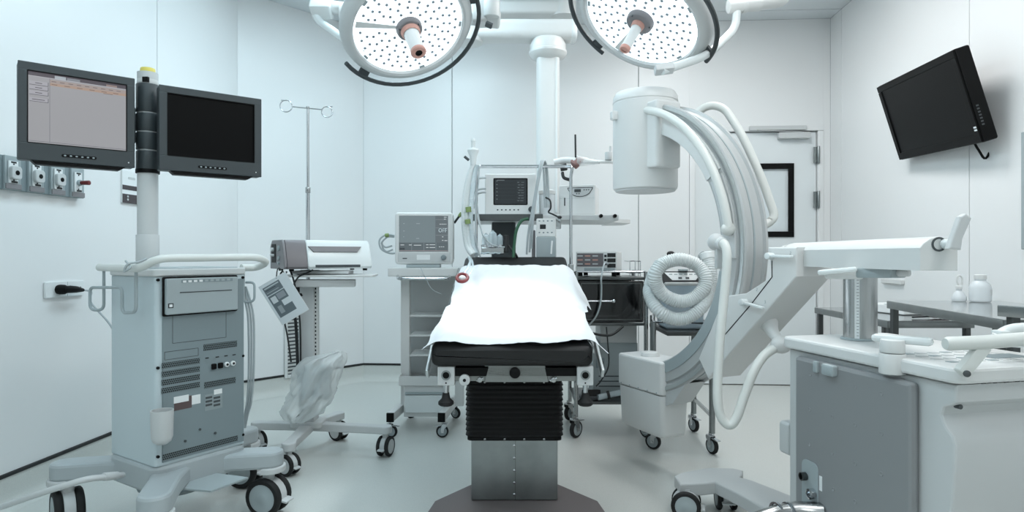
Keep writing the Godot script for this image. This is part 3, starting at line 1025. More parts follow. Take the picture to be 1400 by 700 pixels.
# ---------------------------------------------------------------- operating table
func pad_top(d: float) -> float:
	var ks := [[2.2, .732], [2.45, .742], [2.8, .80], [3.1, .875], [3.4, .968], [3.7, 1.055], [4.0, 1.14]]
	for i in ks.size() - 1:
		if d <= ks[i + 1][0]:
			var t: float = (d - ks[i][0]) / (ks[i + 1][0] - ks[i][0])
			return lerpf(ks[i][1], ks[i + 1][1], t)
	return 1.1
func operating_table() -> void:
	var s: SurfaceTool
	thing("operating_table", "operating table with black pad on a black bellows column and steel pedestal", "operating table", Vector3(0.01, 0, -2.78))
	# floor plate
	s = nb()
	var pts := PackedVector2Array()
	for v in [[-.18, 2.80], [-.325, 2.60], [-.345, 2.45], [-.345, 2.28], [.345, 2.28], [.36, 2.45], [.34, 2.60], [.185, 2.80]]: pts.append(Vector2(v[0], -v[1] + 2.78))
	prism(s, pts, Transform3D(Basis(Vector3.RIGHT, PI / 2), Vector3.ZERO), -.05, -.001, .004)
	part(s, "floor_plate", M.plate_brown)
	# pedestal
	var z0 := 2.78 - 2.60
	s = nb()
	box(s, Vector3(0, .178, z0 - .17), Vector3(.353, .252, .34), .003)
	var pd := part(s, "pedestal", M.brushed)
	s = nb()
	box(s, Vector3(.004, .178, z0 + .0004), Vector3(.0015, .248, .001))
	part(s, "sheet_joint", M.dark_steel, pd)
	for py in [609, 626, 643, 660, 676]:
		s = nb()
		var rp := lplane(703, py, 2, z0)
		ball(s, rp, Vector3(.006, .006, .003), 10)
		part(s, "rivet", M.chrome, pd)
	# bellows
	s = nb()
	var rings := []
	var np := 11
	for i in np * 4 + 1:
		var ph := fmod(i, 4.0) / 4.0
		var w := .402 - .026 * absf(sin(PI * i / 4.0 + PI / 2)) ** 1.0
		var g := PackedVector3Array()
		for v in rrect(w, w - .03, .035, 4): g.append(Vector3(v.x, .306 + .224 * i / (np * 4.0), -v.y + z0 - .17))
		rings.append(g)
	skin(s, rings)
	part(s, "bellows", M.bellows)
	for e in [[.300, .014], [.532, .018]]:
		s = nb()
		rboxy(s, Vector3(0, e[0] + .006, z0 - .17), Vector3(.385, e[1], .37), .02, .002)
		part(s, "clamp_plate", M.black)
		for k in 4:
			s = nb()
			ball(s, Vector3(-.12 + k * .08, e[0] + .006, z0 - .17 + .186), Vector3(.006, .006, .004), 8)
			part(s, "bolt", M.steel)
	# bed frame under the pad
	s = nb()
	box(s, Vector3(0, .60, z0 - .17), Vector3(.42, .10, .42), .006)
	part(s, "bed_carrier", M.dark_grey)
	s = nb()
	rings = []
	for d in [3.66, 3.4, 3.1, 2.8, 2.45, 2.3]:
		var g := PackedVector3Array()
		for v in rrect(.50, .03, .006, 2): g.append(Vector3(v.x, pad_top(d) - .105 + v.y, 2.78 - d))
		rings.append(g)
	skin(s, rings)
	part(s, "bed_frame", M.black)
	# pad
	s = nb()
	rings = []
	for d in [3.69, 3.682, 3.66, 3.4, 3.1, 2.8, 2.6, 2.45, 2.30, 2.275, 2.268]:
		var g := PackedVector3Array()
		var sh := 0.02 if d > 3.685 or d < 2.27 else (.006 if d > 3.675 or d < 2.28 else 0.0)
		for v in rrect(.582 - sh * 2, .083 - sh * 2, .024, 5):
			var dip := 0.0
			if v.y > 0: dip = .010 * cos(clampf(v.x / .29, -1, 1) * PI / 2) * clampf((2.8 - d) * 3, 0, 1)
			g.append(Vector3(v.x - (.01 if d < 2.9 else -.01), pad_top(d) - .0415 + v.y - dip, 2.78 - d))
		rings.append(g)
	skin(s, rings)
	part(s, "pad", M.pad)
	# end fittings
	for e in [[598.0, 621.5], [789.0, 811.5]]:
		s = nb()
		var a := l(e[0], 501, 2.285)
		var b := l(e[1], 527.5, 2.285)
		box(s, Vector3((a.x + b.x) / 2, (a.y + b.y) / 2, a.z - .025), Vector3(b.x - a.x, a.y - b.y, .05), .004)
		var bl := part(s, "end_block", M.light_grey)
		s = nb()
		var cc := l((e[0] + e[1]) / 2, 513, 2.285)
		lathe(s, Transform3D(Basis(Vector3.RIGHT, PI / 2), cc + Vector3(0, 0, -.001)), [Vector2(.012, 0), Vector2(.0175, 0), Vector2(.0175, .004), Vector2(.012, .004)], 20)
		part(s, "socket_ring", M.brushed, bl)
		s = nb()
		cyl(s, cc, cc + Vector3(0, 0, .002), .0125, -1, 18)
		part(s, "socket_hole", M.black, bl)
		s = nb()
		cyl(s, cc + Vector3(0, -.028, .0), cc + Vector3(0, -.028, .0015), .003, -1, 8)
		part(s, "pin_hole", M.black, bl)
		s = nb()
		var st := l((e[0] + e[1]) / 2, 527, 2.30)
		cyl(s, st + Vector3(0, .004, 0), st + Vector3(0, -.035, 0), .009, -1, 12)
		part(s, "stem", M.chrome, bl)
		s = nb()
		lathe(s, Transform3D(Basis.IDENTITY, st + Vector3(0, -.072, 0)), [Vector2(0, 0), Vector2(.022, .0), Vector2(.028, .005), Vector2(.028, .014), Vector2(.016, .026), Vector2(.012, .046), Vector2(0, .046)], 20)
		part(s, "clamp_knob", M.rubber, bl)
	s = nb()
	var ca := l(668, 499.5, 2.30)
	var cb := l(745, 499.5, 2.30)
	var cc0 := l(662, 522.5, 2.30)
	var cc1 := l(750, 522.5, 2.30)
	prism(s, PackedVector2Array([Vector2(cc0.x, cc0.y), Vector2(cc1.x, cc1.y), Vector2(cb.x, cb.y), Vector2(ca.x, ca.y)]), Transform3D(Basis.IDENTITY, Vector3(0, 0, ca.z)), -.05, 0, .002)
	var pl := part(s, "end_plate", M.satin)
	s = nb()
	var kp := l(704, 510, 2.29)
	cyl(s, kp + Vector3(0, 0, -.014), kp + Vector3(0, 0, .006), .0195, -1, 24, .003)
	part(s, "end_cap", M.black, pl)
	s = nb()
	box(s, l(704, 500, 2.31) + Vector3(0, .004, 0), Vector3(.22, .01, .02), .002)
	part(s, "trim_lip", M.brushed, pl)
	for e in [[622.0, 664.0], [750.0, 789.0]]:
		s = nb()
		var a := l(e[0], 517, 2.30)
		var b := l(e[1], 517, 2.30)
		box(s, Vector3((a.x + b.x) / 2, a.y, a.z - .02), Vector3(b.x - a.x + .01, .024, .03), .003)
		part(s, "cross_bar", M.satin)
	s = nb()
	var pu := l(635, 520, 2.28)
	cyl(s, pu + Vector3(0, 0, -.02), pu, .020, -1, 20, .003)
	var pul := part(s, "pulley", M.light_grey)
	s = nb()
	cyl(s, pu, pu + Vector3(0, 0, .0015), .006, -1, 12)
	part(s, "axle", M.black, pul)
	for px in [656.0, 757.0]:
		s = nb()
		var wp := l(px, 520, 2.28)
		cyl(s, wp + Vector3(0, 0, -.02), wp + Vector3(0, 0, -.004), .010, -1, 8, .002)
		cyl(s, wp + Vector3(-.012, -.004, -.01), wp + Vector3(.012, .006, -.01), .005, -1, 8)
		part(s, "wing_nut", M.steel)
	# side rails along the bed and the slanted end plates
	for k in [-1, 1]:
		s = nb()
		var rl := []
		for d in [2.55, 2.8, 3.1, 3.4, 3.69]: rl.append([d, pad_top(d) - .085])
		for i in rl.size() - 1:
			bar(s, Vector3(k * .318, rl[i][1], 2.78 - rl[i][0]), Vector3(k * .318, rl[i + 1][1], 2.78 - rl[i + 1][0]), .010, .028, .002)
		for d in [2.7, 3.1, 3.45]: bar(s, Vector3(k * .24, pad_top(d) - .10, 2.78 - d), Vector3(k * .315, pad_top(d) - .09, 2.78 - d), .02, .014)
		part(s, "side_rail", M.steel)
		s = nb()
		if k < 0: bar(s, l(584, 512, 2.36), l(591, 476, 2.52), .012, .034, .002)
		else: bar(s, l(824, 511, 2.36), l(814, 470, 2.52), .012, .034, .002)
		part(s, "end_rail", M.alu)
	# drape
	var dn := thing("surgical_drape", "white disposable drape spread over the black operating table pad, brightly lit", "drape", Vector3(0.01, 0, -2.78))
	var fn := FastNoiseLite.new()
	fn.seed = 5
	fn.frequency = 3.2
	fn.fractal_octaves = 3
	s = nb()
	var nu := 72
	var nv := 90
	var grid := []
	for j in nv + 1:
		var v := float(j) / nv
		var d := lerpf(2.262, 3.47, v)
		var row := PackedVector3Array()
		var hl := lerpf(.335, .305, v) + .008 * sin(v * 9.0) + .004 * sin(v * 31.0)
		var hr := lerpf(.352, .33, v) + .008 * sin(v * 8.0 + 2) + .055 * exp(-pow((v - .74) / .10, 2.0)) + .003 * sin(v * 27.0)
		for i in nu + 1:
			var u := -1.0 + 2.0 * i / nu
			var a := u * (hl if u < 0 else hr)
			var sgn := signf(a)
			var m := absf(a)
			var edge := .282
			var x := m
			var dy := 0.0
			if m > edge - .03:
				var e := m - (edge - .03)
				x = edge - .03 + e * .90 - maxf(0.0, e - .05) * .12
				dy = -minf(e, .05) * minf(e, .05) * 6.0 - maxf(0.0, e - .05) * (.52 if a < 0 else .58 + .5 * exp(-pow((v - .74) / .10, 2.0)))
			var w := fn.get_noise_2d(a * 1.6, d) * .0075 + fn.get_noise_2d(a * 7.0 + 30, d * 5.0) * .0022
			# two soft fold lines from how it was packed
			for fx in [-.205, .215, .02]: w += .0026 * exp(-pow((a - fx) / .012, 2.0))
			for fd in [2.53, 2.86, 3.18]: w += .0022 * exp(-pow((d - fd) / .012, 2.0))
			var hem := exp(-pow((d - 2.262) / .05, 2.0))
			w += hem * (.007 * sin(a * 21.0 + .8) + .012 * exp(-pow((a - .215) / .07, 2.0)))
			var dip := .010 * cos(clampf(a / .29, -1, 1) * PI / 2) * clampf((2.8 - d) * 3, 0, 1)
			row.append(Vector3(sgn * x + (-.008 if d < 2.9 else .008), pad_top(d) + .012 + w + dy - dip * .8 + .014 * exp(-pow((v - .97) / .03, 2.0)) * sin(a * 30.0) * .4, 2.78 - d + .012 * sin(a * 17.0) * hem - .03 * smoothstep(.2, .34, absf(a)) * smoothstep(.9, 1.0, v)))
		grid.append(row)
	for j in nv:
		for i in nu:
			quad(s, grid[j][i], grid[j][i + 1], grid[j + 1][i + 1], grid[j + 1][i])
	for i in nu:   # the rim gets a cloth's thickness
		var o := Vector3(0, -.0015, 0)
		quad(s, grid[0][i] + o, grid[0][i + 1] + o, grid[0][i + 1], grid[0][i])
	part(s, "drape_sheet", M.drape, dn)
	# chrome anaesthesia screen frame over the head end
	thing("screen_frame", "chrome tube frame standing over the head end of the operating table", "screen frame", q(781, 400, 3.735))
	s = nb()
	var ly := CF.affine_inverse()
	tube(s, fillet([l(780.5, 405, 3.735), l(780.5, 240, 3.735), l(783, 228, 3.72), l(772, 227.5, 3.735), l(655, 227.5, 3.735), l(651, 232, 3.735), l(651, 300, 3.735), l(651, 372, 3.735)], .03, 5), .0095, 12)
	part(s, "bent_tube", M.chrome)
	s = nb()
	box(s, l(780.5, 366, 3.735), Vector3(.03, .045, .032), .004)
	part(s, "rail_clamp", M.steel)
	# pulse oximeter clip lying on the drape
	thing("finger_clip", "red and clear finger clip with a loop of tube lying on the drape", "finger clip", q(632, 380, 3.1))
	s = nb()
	var rc := l(632, 381, 3.05)
	var rp := []
	for i in 20: rp.append(rc + Vector3(cos(TAU * i / 20) * .026, .004 + sin(TAU * i / 20) * .018, -sin(TAU * i / 20) * .022))
	tube(s, rp, .008, 8, true)
	part(s, "clip_ring", M.red)
	s = nb()
	ball(s, rc + Vector3(0, .003, .004), Vector3(.018, .014, .012), 12)
	part(s, "clip_pad", M.white)
	s = nb()
	tube(s, cr([rc + Vector3(.005, .02, -.02), l(640, 366, 3.12), l(643, 357, 3.2), l(641, 352, 3.3)], 5), .008, 8)
	tube(s, cr([rc + Vector3(.025, .01, -.02), l(646, 368, 3.12), l(646, 358, 3.2), l(643, 352, 3.3)], 5), .005, 8)
	part(s, "clear_tube", M.tube_clear)
# ---------------------------------------------------------------- mobile X-ray C-arm
var cc0 := Vector3.ZERO
var cu := Vector3.RIGHT
var cn := Vector3.BACK
func cpt(px: float, py: float, t: float) -> Vector2:          # pixel -> (u, up) on the plane of the C set off by t
	var o := TI * Vector3(0, CY, 0)
	var d := l(px, py, 1.0) - o
	var k := (t + cc0.dot(cn) - o.dot(cn)) / d.dot(cn)
	var p := o + d * k - cc0
	return Vector2(p.dot(cu), p.y)
func carc(a: float, r: float, t: float) -> Vector3:
	return cc0 + cu * cos(a) * r + Vector3.UP * sin(a) * r + cn * t
func sweep_arc(s: SurfaceTool, prof: Array, a0: float, a1: float, n: int, crease := true) -> void:   # prof: Vector2(t, r) anticlockwise
	var rings := []
	for i in n + 1:
		var a := deg_to_rad(lerpf(a0, a1, float(i) / n))
		var g := PackedVector3Array()
		for v in prof: g.append(carc(a, v.y, v.x))
		rings.append(g)
	skin(s, rings, true, true, crease)
func c_arm() -> void:
	var s: SurfaceTool
	thing("c_arm", "white mobile X-ray C-arm with grey side panel on a wheeled console", "X-ray machine", Vector3(1.06, 0, -1.515), deg_to_rad(13.15))
	var rot := TI.basis * CF.basis
	var ph := deg_to_rad(26.0)
	cc0 = l(885, 340, 3.2)
	cu = rot * Vector3(sin(ph), 0, cos(ph))
	cn = rot * Vector3(-cos(ph), 0, sin(ph))
	var cb := Basis(cu, Vector3.UP, -cn)                   # x along u, z away from the near side
	cb = Basis(cu, Vector3.UP, cu.cross(Vector3.UP))
	# ---- the arc
	s = nb()
	sweep_arc(s, [Vector2(-.062, .566), Vector2(.058, .566), Vector2(.065, .573), Vector2(.065, .662), Vector2(.056, .668), Vector2(.056, .676), Vector2(.065, .682), Vector2(.065, .700), Vector2(.060, .706), Vector2(.048, .706), Vector2(.043, .694), Vector2(.015, .690), Vector2(-.015, .690), Vector2(-.043, .694), Vector2(-.048, .706), Vector2(-.060, .706), Vector2(-.065, .700), Vector2(-.065, .573)], -92, 84, 72)
	var arc := part(s, "c_arc", M.arc_grey)
	for t in [.0665]:
		s = nb()
		sweep_arc(s, [Vector2(t - .002, .684), Vector2(t + .0015, .684), Vector2(t + .0015, .698), Vector2(t - .002, .698)], -86, 80, 60)
		part(s, "running_rail", M.alu, arc)
	s = nb()
	sweep_arc(s, [Vector2(-.004, .689), Vector2(.004, .689), Vector2(.004, .6925), Vector2(-.004, .6925)], -70, 78, 50)
	part(s, "belt", M.mid_grey, arc)
	s = nb()
	sweep_arc(s, [Vector2(.063, .568), Vector2(.070, .568), Vector2(.0725, .572), Vector2(.0725, .655), Vector2(.070, .659), Vector2(.063, .659)], 30, 86, 24)
	part(s, "upper_cover", M.white, arc)
	s = nb()
	sweep_arc(s, [Vector2(.063, .584), Vector2(.070, .584), Vector2(.0725, .588), Vector2(.0725, .655), Vector2(.070, .659), Vector2(.063, .659)], -4, 28, 16)
	part(s, "side_cover", M.light_grey, arc)
	s = nb()
	sweep_arc(s, [Vector2(.063, .573), Vector2(.068, .573), Vector2(.068, .622), Vector2(.063, .622)], -84, -10, 28)
	part(s, "lower_cover", M.mid_grey, arc)
	# ---- image intensifier
	s = nb()
	var dc := l(882, 262, 3.2)
	var y0 := dc.y
	var y1 := l(882, 125, 3.2).y
	lathe(s, Transform3D(Basis.IDENTITY, Vector3(dc.x, 0, dc.z)), [Vector2(0, y0 + .004), Vector2(.146, y0 + .004), Vector2(.156, y0 + .010), Vector2(.160, y0 + .02), Vector2(.161, y1 - .07), Vector2(.159, y1 - .068), Vector2(.159, y1 - .062), Vector2(.162, y1 - .06), Vector2(.160, y1 - .035), Vector2(.148, y1 - .014), Vector2(.11, y1 - .003), Vector2(0, y1)], 48)
	var det := part(s, "image_intensifier", M.white)
	s = nb()
	lathe(s, Transform3D(Basis.IDENTITY, Vector3(dc.x, 0, dc.z)), [Vector2(0, y0 - .001), Vector2(.146, y0 - .001), Vector2(.150, y0 + .005), Vector2(0, y0 + .005)], 40)
	part(s, "entry_window", M.light_grey, det)
	s = nb()
	var bc := l(895, 228, 3.0)
	var bh := l(895, 136, 3.0).y - bc.y
	rboxy(s, Vector3(cc0.x, bc.y + bh / 2, cc0.z) + cu * .115 + cn * .026, Vector3(.17, bh, .150), .02, .010, rot_yaw(cu))
	part(s, "mount_housing", M.white, det)
	s = nb()
	var gp := l(838, 158, 3.15)
	bar(s, gp + Vector3(.03, 0, 0), gp + Vector3(-.012, 0, 0), .035, .045, .008)
	part(s, "alignment_knob", M.white, det)
	s = nb()
	tube(s, fillet([carc(deg_to_rad(83), .60, .074), carc(deg_to_rad(88), .60, .074), carc(deg_to_rad(92), .62, .074), carc(deg_to_rad(92), .655, .074), carc(deg_to_rad(86), .66, .074)], .02), .0025, 6)
	part(s, "mount_outline", M.mid_grey, det)
	# ---- X-ray tube at the foot of the arc
	s = nb()
	var tb := l(904, 597, 3.03)
	var hy := l(904, 541, 3.0).y
	var ty := l(904, 495, 3.0).y
	var tc := Vector3(cc0.x, tb.y, cc0.z) + cu * .0415
	var yaw := rot_yaw(cu)
	var rings := []
	for v in [[tb.y, .155, .066], [tb.y + .004, .162, .074], [tb.y + .02, .166, .078], [hy - .03, .17, .084], [hy, .172, .085]]:
		var g := PackedVector3Array()
		for w in rrect(v[1] * 2, v[2] * 2, .025, 5): g.append(Vector3(tc.x, v[0], tc.z) + cu * w.x + cu.cross(Vector3.UP) * w.y * -1.0)
		rings.append(g)
	skin(s, rings)
	var tub := part(s, "tube_housing", M.white)
	s = nb()
	rboxy(s, Vector3(tc.x, (hy + ty) / 2 + .002, tc.z), Vector3(.352, ty - hy, .176), .022, .010, yaw)
	part(s, "tube_cover", M.white, tub)
	s = nb()
	cyl(s, Vector3(tc.x, ty - .002, tc.z) - cu * .02, Vector3(tc.x, ty + .022, tc.z) - cu * .02, .047, .044, 28, .006)
	part(s, "collimator_cap", M.white, tub)
	for k in 5:
		s = nb()
		ball(s, tc + Vector3(0, hy - tc.y + .012, 0) + cu * (-.14 + k * .07) + cn * .0885, Vector3(.004, .004, .004), 8)
		part(s, "screw", M.mid_grey, tub)
	s = nb()
	var wp := PackedVector2Array([cpt(898, 524, .05), cpt(940, 524, .05), cpt(922, 552, .05), cpt(900, 558, .05)])
	prism(s, wp, Transform3D(Basis(cu, Vector3.UP, cn), cc0), -.06, .06, .004)
	part(s, "tube_bracket", M.light_grey, tub)
	# ---- cable guard on the side of the arc
	s = nb()
	var g2 := []
	for i in 16:
		var a := lerpf(86, 7, i / 15.0)
		g2.append(carc(deg_to_rad(a), lerpf(.672, .645, i / 15.0), .092 + .02 * sin(PI * i / 15.0)))
	g2[0] = carc(deg_to_rad(88), .645, .085)
	tube(s, cr(g2, 3), .0185, 12)
	var gd := part(s, "cable_guard", M.cream)
	s = nb()
	ball(s, carc(deg_to_rad(6.5), .640, .088), Vector3(.032, .028, .022), 14)
	part(s, "guard_foot", M.cream, gd)
	# ---- large loop handle behind the arc
	s = nb()
	tube(s, fillet([l(950, 157, 2.98), l(968, 143, 2.95), l(990, 147, 2.92), l(1015, 185, 2.86), l(1042, 245, 2.80), l(1060, 297, 2.76), l(1047, 308, 2.76), l(1022, 309, 2.74)], .07, 6), .0185, 12)
	part(s, "loop_handle", M.cream)
	# ---- holder between arc and beam
	var t0 := .088
	s = nb()
	var hp := PackedVector2Array()
	for v in [[1050, 338], [1089, 338], [1089, 378], [1017, 461], [968, 518], [955, 490], [990, 405], [1019, 401], [1055, 378]]: hp.append(cpt(v[0], v[1], t0))
	prism(s, hp, Transform3D(Basis(cu, Vector3.UP, cn), cc0), -.10, t0, .005)
	var hol := part(s, "arc_holder", M.white)
	s = nb()
	var sl := [[1055.5, 356], [1055.5, 379], [1027, 416], [990, 459]]
	for i in sl.size() - 1:
		var a := cpt(sl[i][0], sl[i][1], t0)
		var b := cpt(sl[i + 1][0], sl[i + 1][1], t0)
		bar(s, cc0 + cu * a.x + Vector3.UP * a.y + cn * t0, cc0 + cu * b.x + Vector3.UP * b.y + cn * t0, .004, .0016, 0, cn)
	part(s, "seam", M.ink, hol)
	for v in [[1052, 350, 1084, 351], [1016, 413, 1044, 421]]:
		s = nb()
		var a := cpt(v[0], v[1], t0 + .015)
		var b := cpt(v[2], v[3], t0 + .015)
		var pa := cc0 + cu * a.x + Vector3.UP * a.y + cn * (t0 + .018)
		var pb := cc0 + cu * b.x + Vector3.UP * b.y + cn * (t0 + .018)
		bar(s, pa, pb, .018, .010, .003)
		cyl(s, pa - cn * .02, pa + cn * .012, .013, -1, 16, .003)
		part(s, "brake_lever", M.white_gloss, hol)
	for v in [["2", 1035, 396], ["3", 1046, 413], ["2", 1081, 346]]:
		var a := cpt(v[1], v[2], t0)
		text(v[0], .016, cc0 + cu * a.x + Vector3.UP * a.y + cn * (t0 + .0006), Basis(cu, Vector3.UP, cn), M.mid_grey, hol)
	s = nb()
	var bk := cpt(1004, 397, .0)
	box(s, cc0 + cu * (bk.x) + Vector3.UP * (bk.y + .0) , Vector3(.06, .02, .11), .004, Basis(cu, Vector3.UP, cu.cross(Vector3.UP)))
	part(s, "roller", M.dark_grey, hol)
	# ---- cable with its joint below the holder
	s = nb()
	tube(s, cr([l(983, 331, 2.50), l(991, 335, 2.47), l(994, 352, 2.45), l(991, 395, 2.44), l(986, 445, 2.42), l(982, 500, 2.40), l(981, 545, 2.38), l(986, 570, 2.37), l(997, 581, 2.36), l(1007, 571, 2.36), l(1018, 540, 2.37), l(1031, 507, 2.38), l(1046, 485, 2.40), l(1066, 473, 2.42)], 6), .0172, 12)
	var cab := part(s, "supply_hose", M.cream)
	s = nb()
	ball(s, l(979, 331, 2.53), Vector3(.035, .035, .03), 16)
	cyl(s, l(981, 331, 2.53), l(989, 334, 2.48), .024, -1, 16, .003)
	box(s, l(983, 345, 2.52), Vector3(.03, .13, .02), .004)
	part(s, "hose_socket", M.light_grey, cab)
	s = nb()
	var j0 := l(1051, 443, 2.50)
	var j1 := l(1066, 468, 2.42)
	tube(s, cr([j0, l(1056, 453, 2.46), j1], 5), [.036, .034, .031, .028, .026, .024, .022, .021, .02, .02, .02], 16)
	ball(s, l(1068, 471, 2.42), Vector3(.04, .035, .035), 18)
	cyl(s, l(1058, 474, 2.42), l(1084, 469, 2.42), .024, -1, 16, .004)
	part(s, "swivel_joint", M.white, cab)
	# ---- horizontal beam
	var bo := l(1050, 350, 2.62)
	var org := TI * (CF * Vector3(1.058, 1.012, -2.52))
	var bt := Transform3D(rot, org)
	s = nb()
	var bp := PackedVector2Array([Vector2(0, 0), Vector2(.098, 0), Vector2(.098, .062), Vector2(.090, .075), Vector2(.072, .085), Vector2(.05, .089), Vector2(.026, .083), Vector2(.008, .070), Vector2(0, .059)])
	prism(s, bp, bt, .02, .87, .002)
	var bm := part(s, "beam", M.white)
	s = nb()
	rings = []
	for v in [[-.11, .45], [-.10, .62], [-.07, .82], [-.03, .95], [.016, 1.0]]:
		var g := PackedVector3Array()
		for w in bp: g.append(bt * Vector3(.049 + (w.x - .049) * v[1], .0 + w.y * v[1], v[0]))
		rings.append(g)
	skin(s, rings, true, true, true)
	part(s, "beam_nose", M.white, bm)
	s = nb()
	var ck := l(1281, 335, 1.655)
	cyl(s, l(1285, 334, 1.70), l(1303, 333, 1.58), .0135, -1, 18, .002)
	var crank := part(s, "crank_shaft", M.white_gloss, bm)
	s = nb()
	prism(s, PackedVector2Array([Vector2(-.016, -.012), Vector2(.014, -.016), Vector2(.018, .012), Vector2(.040, .062), Vector2(.026, .074), Vector2(.012, .066), Vector2(-.006, .018)]), Transform3D(rot, l(1303, 333, 1.575)), -.010, .010, .004)
	part(s, "crank_handle", M.light_grey, bm)
	s = nb()
	lathe(s, Transform3D(rot * Basis(Vector3.RIGHT, PI / 2), l(1283, 334, 1.651)), [Vector2(.014, 0), Vector2(.019, 0), Vector2(.019, .003), Vector2(.014, .003)], 20)
	part(s, "shaft_collar", M.dark_grey, bm)
	# levers under the beam
	s = nb()
	bar(s, l(1118, 373, 1.98), l(1172, 368, 1.92), .02, .016, .006)
	part(s, "lock_lever", M.white_gloss, bm)
	s = nb()
	bar(s, l(1128, 376, 2.0), l(1180, 376, 1.95), .05, .024, .005)
	part(s, "lever_block", M.white, bm)
	s = nb()
	bar(s, l(1180, 373, 1.95), l(1229, 373, 1.85), .07, .030, .004)
	part(s, "slide_carriage", M.mid_grey, bm)
	s = nb()
	cyl(s, l(1227, 373, 1.85), l(1244, 373, 1.82), .011, -1, 16, .004)
	part(s, "lock_knob", M.light_grey, bm)
	# ---- steel lifting column
	s = nb()
	var cp := l(1176, 463, 2.06)
	cyl(s, Vector3(cp.x, .772, cp.z), Vector3(cp.x, 1.0, cp.z), .0495, -1, 40)
	var col := part(s, "lifting_column", M.steel)
	s = nb()
	lathe(s, Transform3D(Basis.IDENTITY, Vector3(cp.x, .781, cp.z)), [Vector2(.05, 0), Vector2(.058, 0), Vector2(.056, .006), Vector2(.05, .007)], 36)
	part(s, "column_seal", M.mid_grey, col)
	s = nb()
	var sd := (rot * Vector3(-.62, 0, .78)).normalized()
	var sp := Vector3(cp.x, .885, cp.z) + sd * .0495
	var sb := Basis(Vector3.UP.cross(sd), Vector3.UP, sd)
	box(s, sp, Vector3(.014, .205, .002), 0, sb)
	var rul := part(s, "height_scale", M.label_white, col)
	s = nb()
	for i in 21: box(s, sp + Vector3(0, -.098 + i * .0098, 0) + sb * Vector3(.002, 0, .0012), Vector3(.009 if i % 5 == 0 else .006, .0012, .0006), 0, sb)
	var tk := part(s, "scale_mark", M.ink, rul)
	tk.set_meta("kind", "stuff")
	# ---- console
	s = nb()
	var sp2 := PackedVector2Array()
	for v in rrect(.42, .66, .03, 5, Vector2(.21, -.33)): sp2.append(v)
	prism(s, sp2, Transform3D(Basis(Vector3.RIGHT, PI / 2) , Vector3.ZERO), -.78, -.742, .008)
	var top := part(s, "console_top", M.white)
	s = nb()
	var bodyp := PackedVector2Array([Vector2(-.02, .737), Vector2(-.022, .695), Vector2(-.03, .688), Vector2(-.055, .676), Vector2(-.062, .655), Vector2(-.05, .63), Vector2(-.03, .612), Vector2(-.022, .59), Vector2(-.03, .45), Vector2(-.05, .30), Vector2(-.06, .10), Vector2(-.64, .10), Vector2(-.64, .737)])
	prism(s, bodyp, Transform3D(Basis(Vector3(0, 0, 1), Vector3.UP, Vector3(-1, 0, 0)), Vector3(.02, 0, 0)), -.38, 0, .006)
	var bod := part(s, "console_body", M.light_grey)
	s = nb()
	for i in 9: box(s, Vector3(.10 + i * .035, .7395, -.0195), Vector3(.010, .004, .004))
	part(s, "vent_slot", M.ink, bod)
	s = nb()
	cyl(s, Vector3(.045, .681, -.045), Vector3(.045, .681, -.030), .006, -1, 10)
	part(s, "screw", M.dark_grey, bod)
	var pa := lplane(1089, 486, 0, .0)
	var pb := lplane(1250, 516, 0, .0)
	var pn := minf(pa.y, pb.y)
	s = nb()
	prism(s, rrect(absf(pb.z - pa.z), .62, .012, 3), Transform3D(Basis(Vector3.UP, -PI / 2), Vector3(.02, pn - .31, (pa.z + pb.z) / 2)), 0, .028, .012)
	var gp2 := part(s, "side_panel", M.console_grey)
	# dimples pressed into the panel
	for v in [[1108, 512], [1107, 560], [1107, 608], [1138, 570], [1138, 619], [1139, 669], [1169, 529], [1169, 581], [1169, 634], [1169, 686], [1205, 538], [1205, 593], [1205, 648]]:
		s = nb()
		var dp := lplane(v[0], v[1], 0, -.008)
		lathe(s, Transform3D(Basis(Vector3.BACK, PI / 2), dp + Vector3(.0005, 0, 0)), [Vector2(.0066, 0), Vector2(.0055, .0018), Vector2(.0035, .0008), Vector2(0, .0005)], 12)
		part(s, "dimple", M.console_grey, gp2)
	s = nb()
	var lt := lplane(1122, 503, 0, -.012)
	box(s, lt + Vector3(0, 0, -.02), Vector3(.012, .035, .018), .003)
	var lat := part(s, "latch", M.mid_grey, gp2)
	s = nb()
	var l2 := lplane(1134, 506, 0, -.016)
	box(s, l2, Vector3(.022, .034, .05), .006)
	part(s, "latch_grip", M.mid_grey, gp2)
	# connector bay
	s = nb()
	var q0 := lplane(1097, 690, 0, -.0085)
	var q1 := lplane(1119, 640, 0, -.0085)
	prism(s, rrect(absf(q1.z - q0.z), q1.y - q0.y + .08, .02, 5), Transform3D(Basis(Vector3.UP, -PI / 2), Vector3(-.0082, (q0.y + q1.y) / 2 - .03, (q0.z + q1.z) / 2)), 0, .0025)
	var bay := part(s, "connector_bay", M.mid_grey, gp2)
	for v in [[1101, 651, .013], [1112, 675, .016]]:
		s = nb()
		var cpt2 := lplane(v[0], v[1], 0, -.012)
		lathe(s, Transform3D(Basis(Vector3.BACK, PI / 2), cpt2), [Vector2(v[2] * .6, .0), Vector2(v[2], 0), Vector2(v[2], .016), Vector2(v[2] * .7, .017), Vector2(v[2] * .6, .006), Vector2(0, .006)], 20)
		part(s, "connector", M.chrome if v[2] > .014 else M.dark_steel, gp2)
	s = nb()
	var lb := lplane(1122, 661, 0, -.0085)
	box(s, lb, Vector3(.0012, .045, .012))
	part(s, "label_sticker", M.label_white, gp2)
	s = nb()
	var h0 := lplane(1118, 694, 0, -.02)
	tube(s, [h0 + Vector3(.02, -.02, .0), l(1090, 699, 1.98), l(1062, 703, 1.96), l(1030, 712, 1.95), l(960, 745, 1.95)], [.034, .03, .027, .022, .02], 16)
	part(s, "plugged_cable", M.steel, gp2)
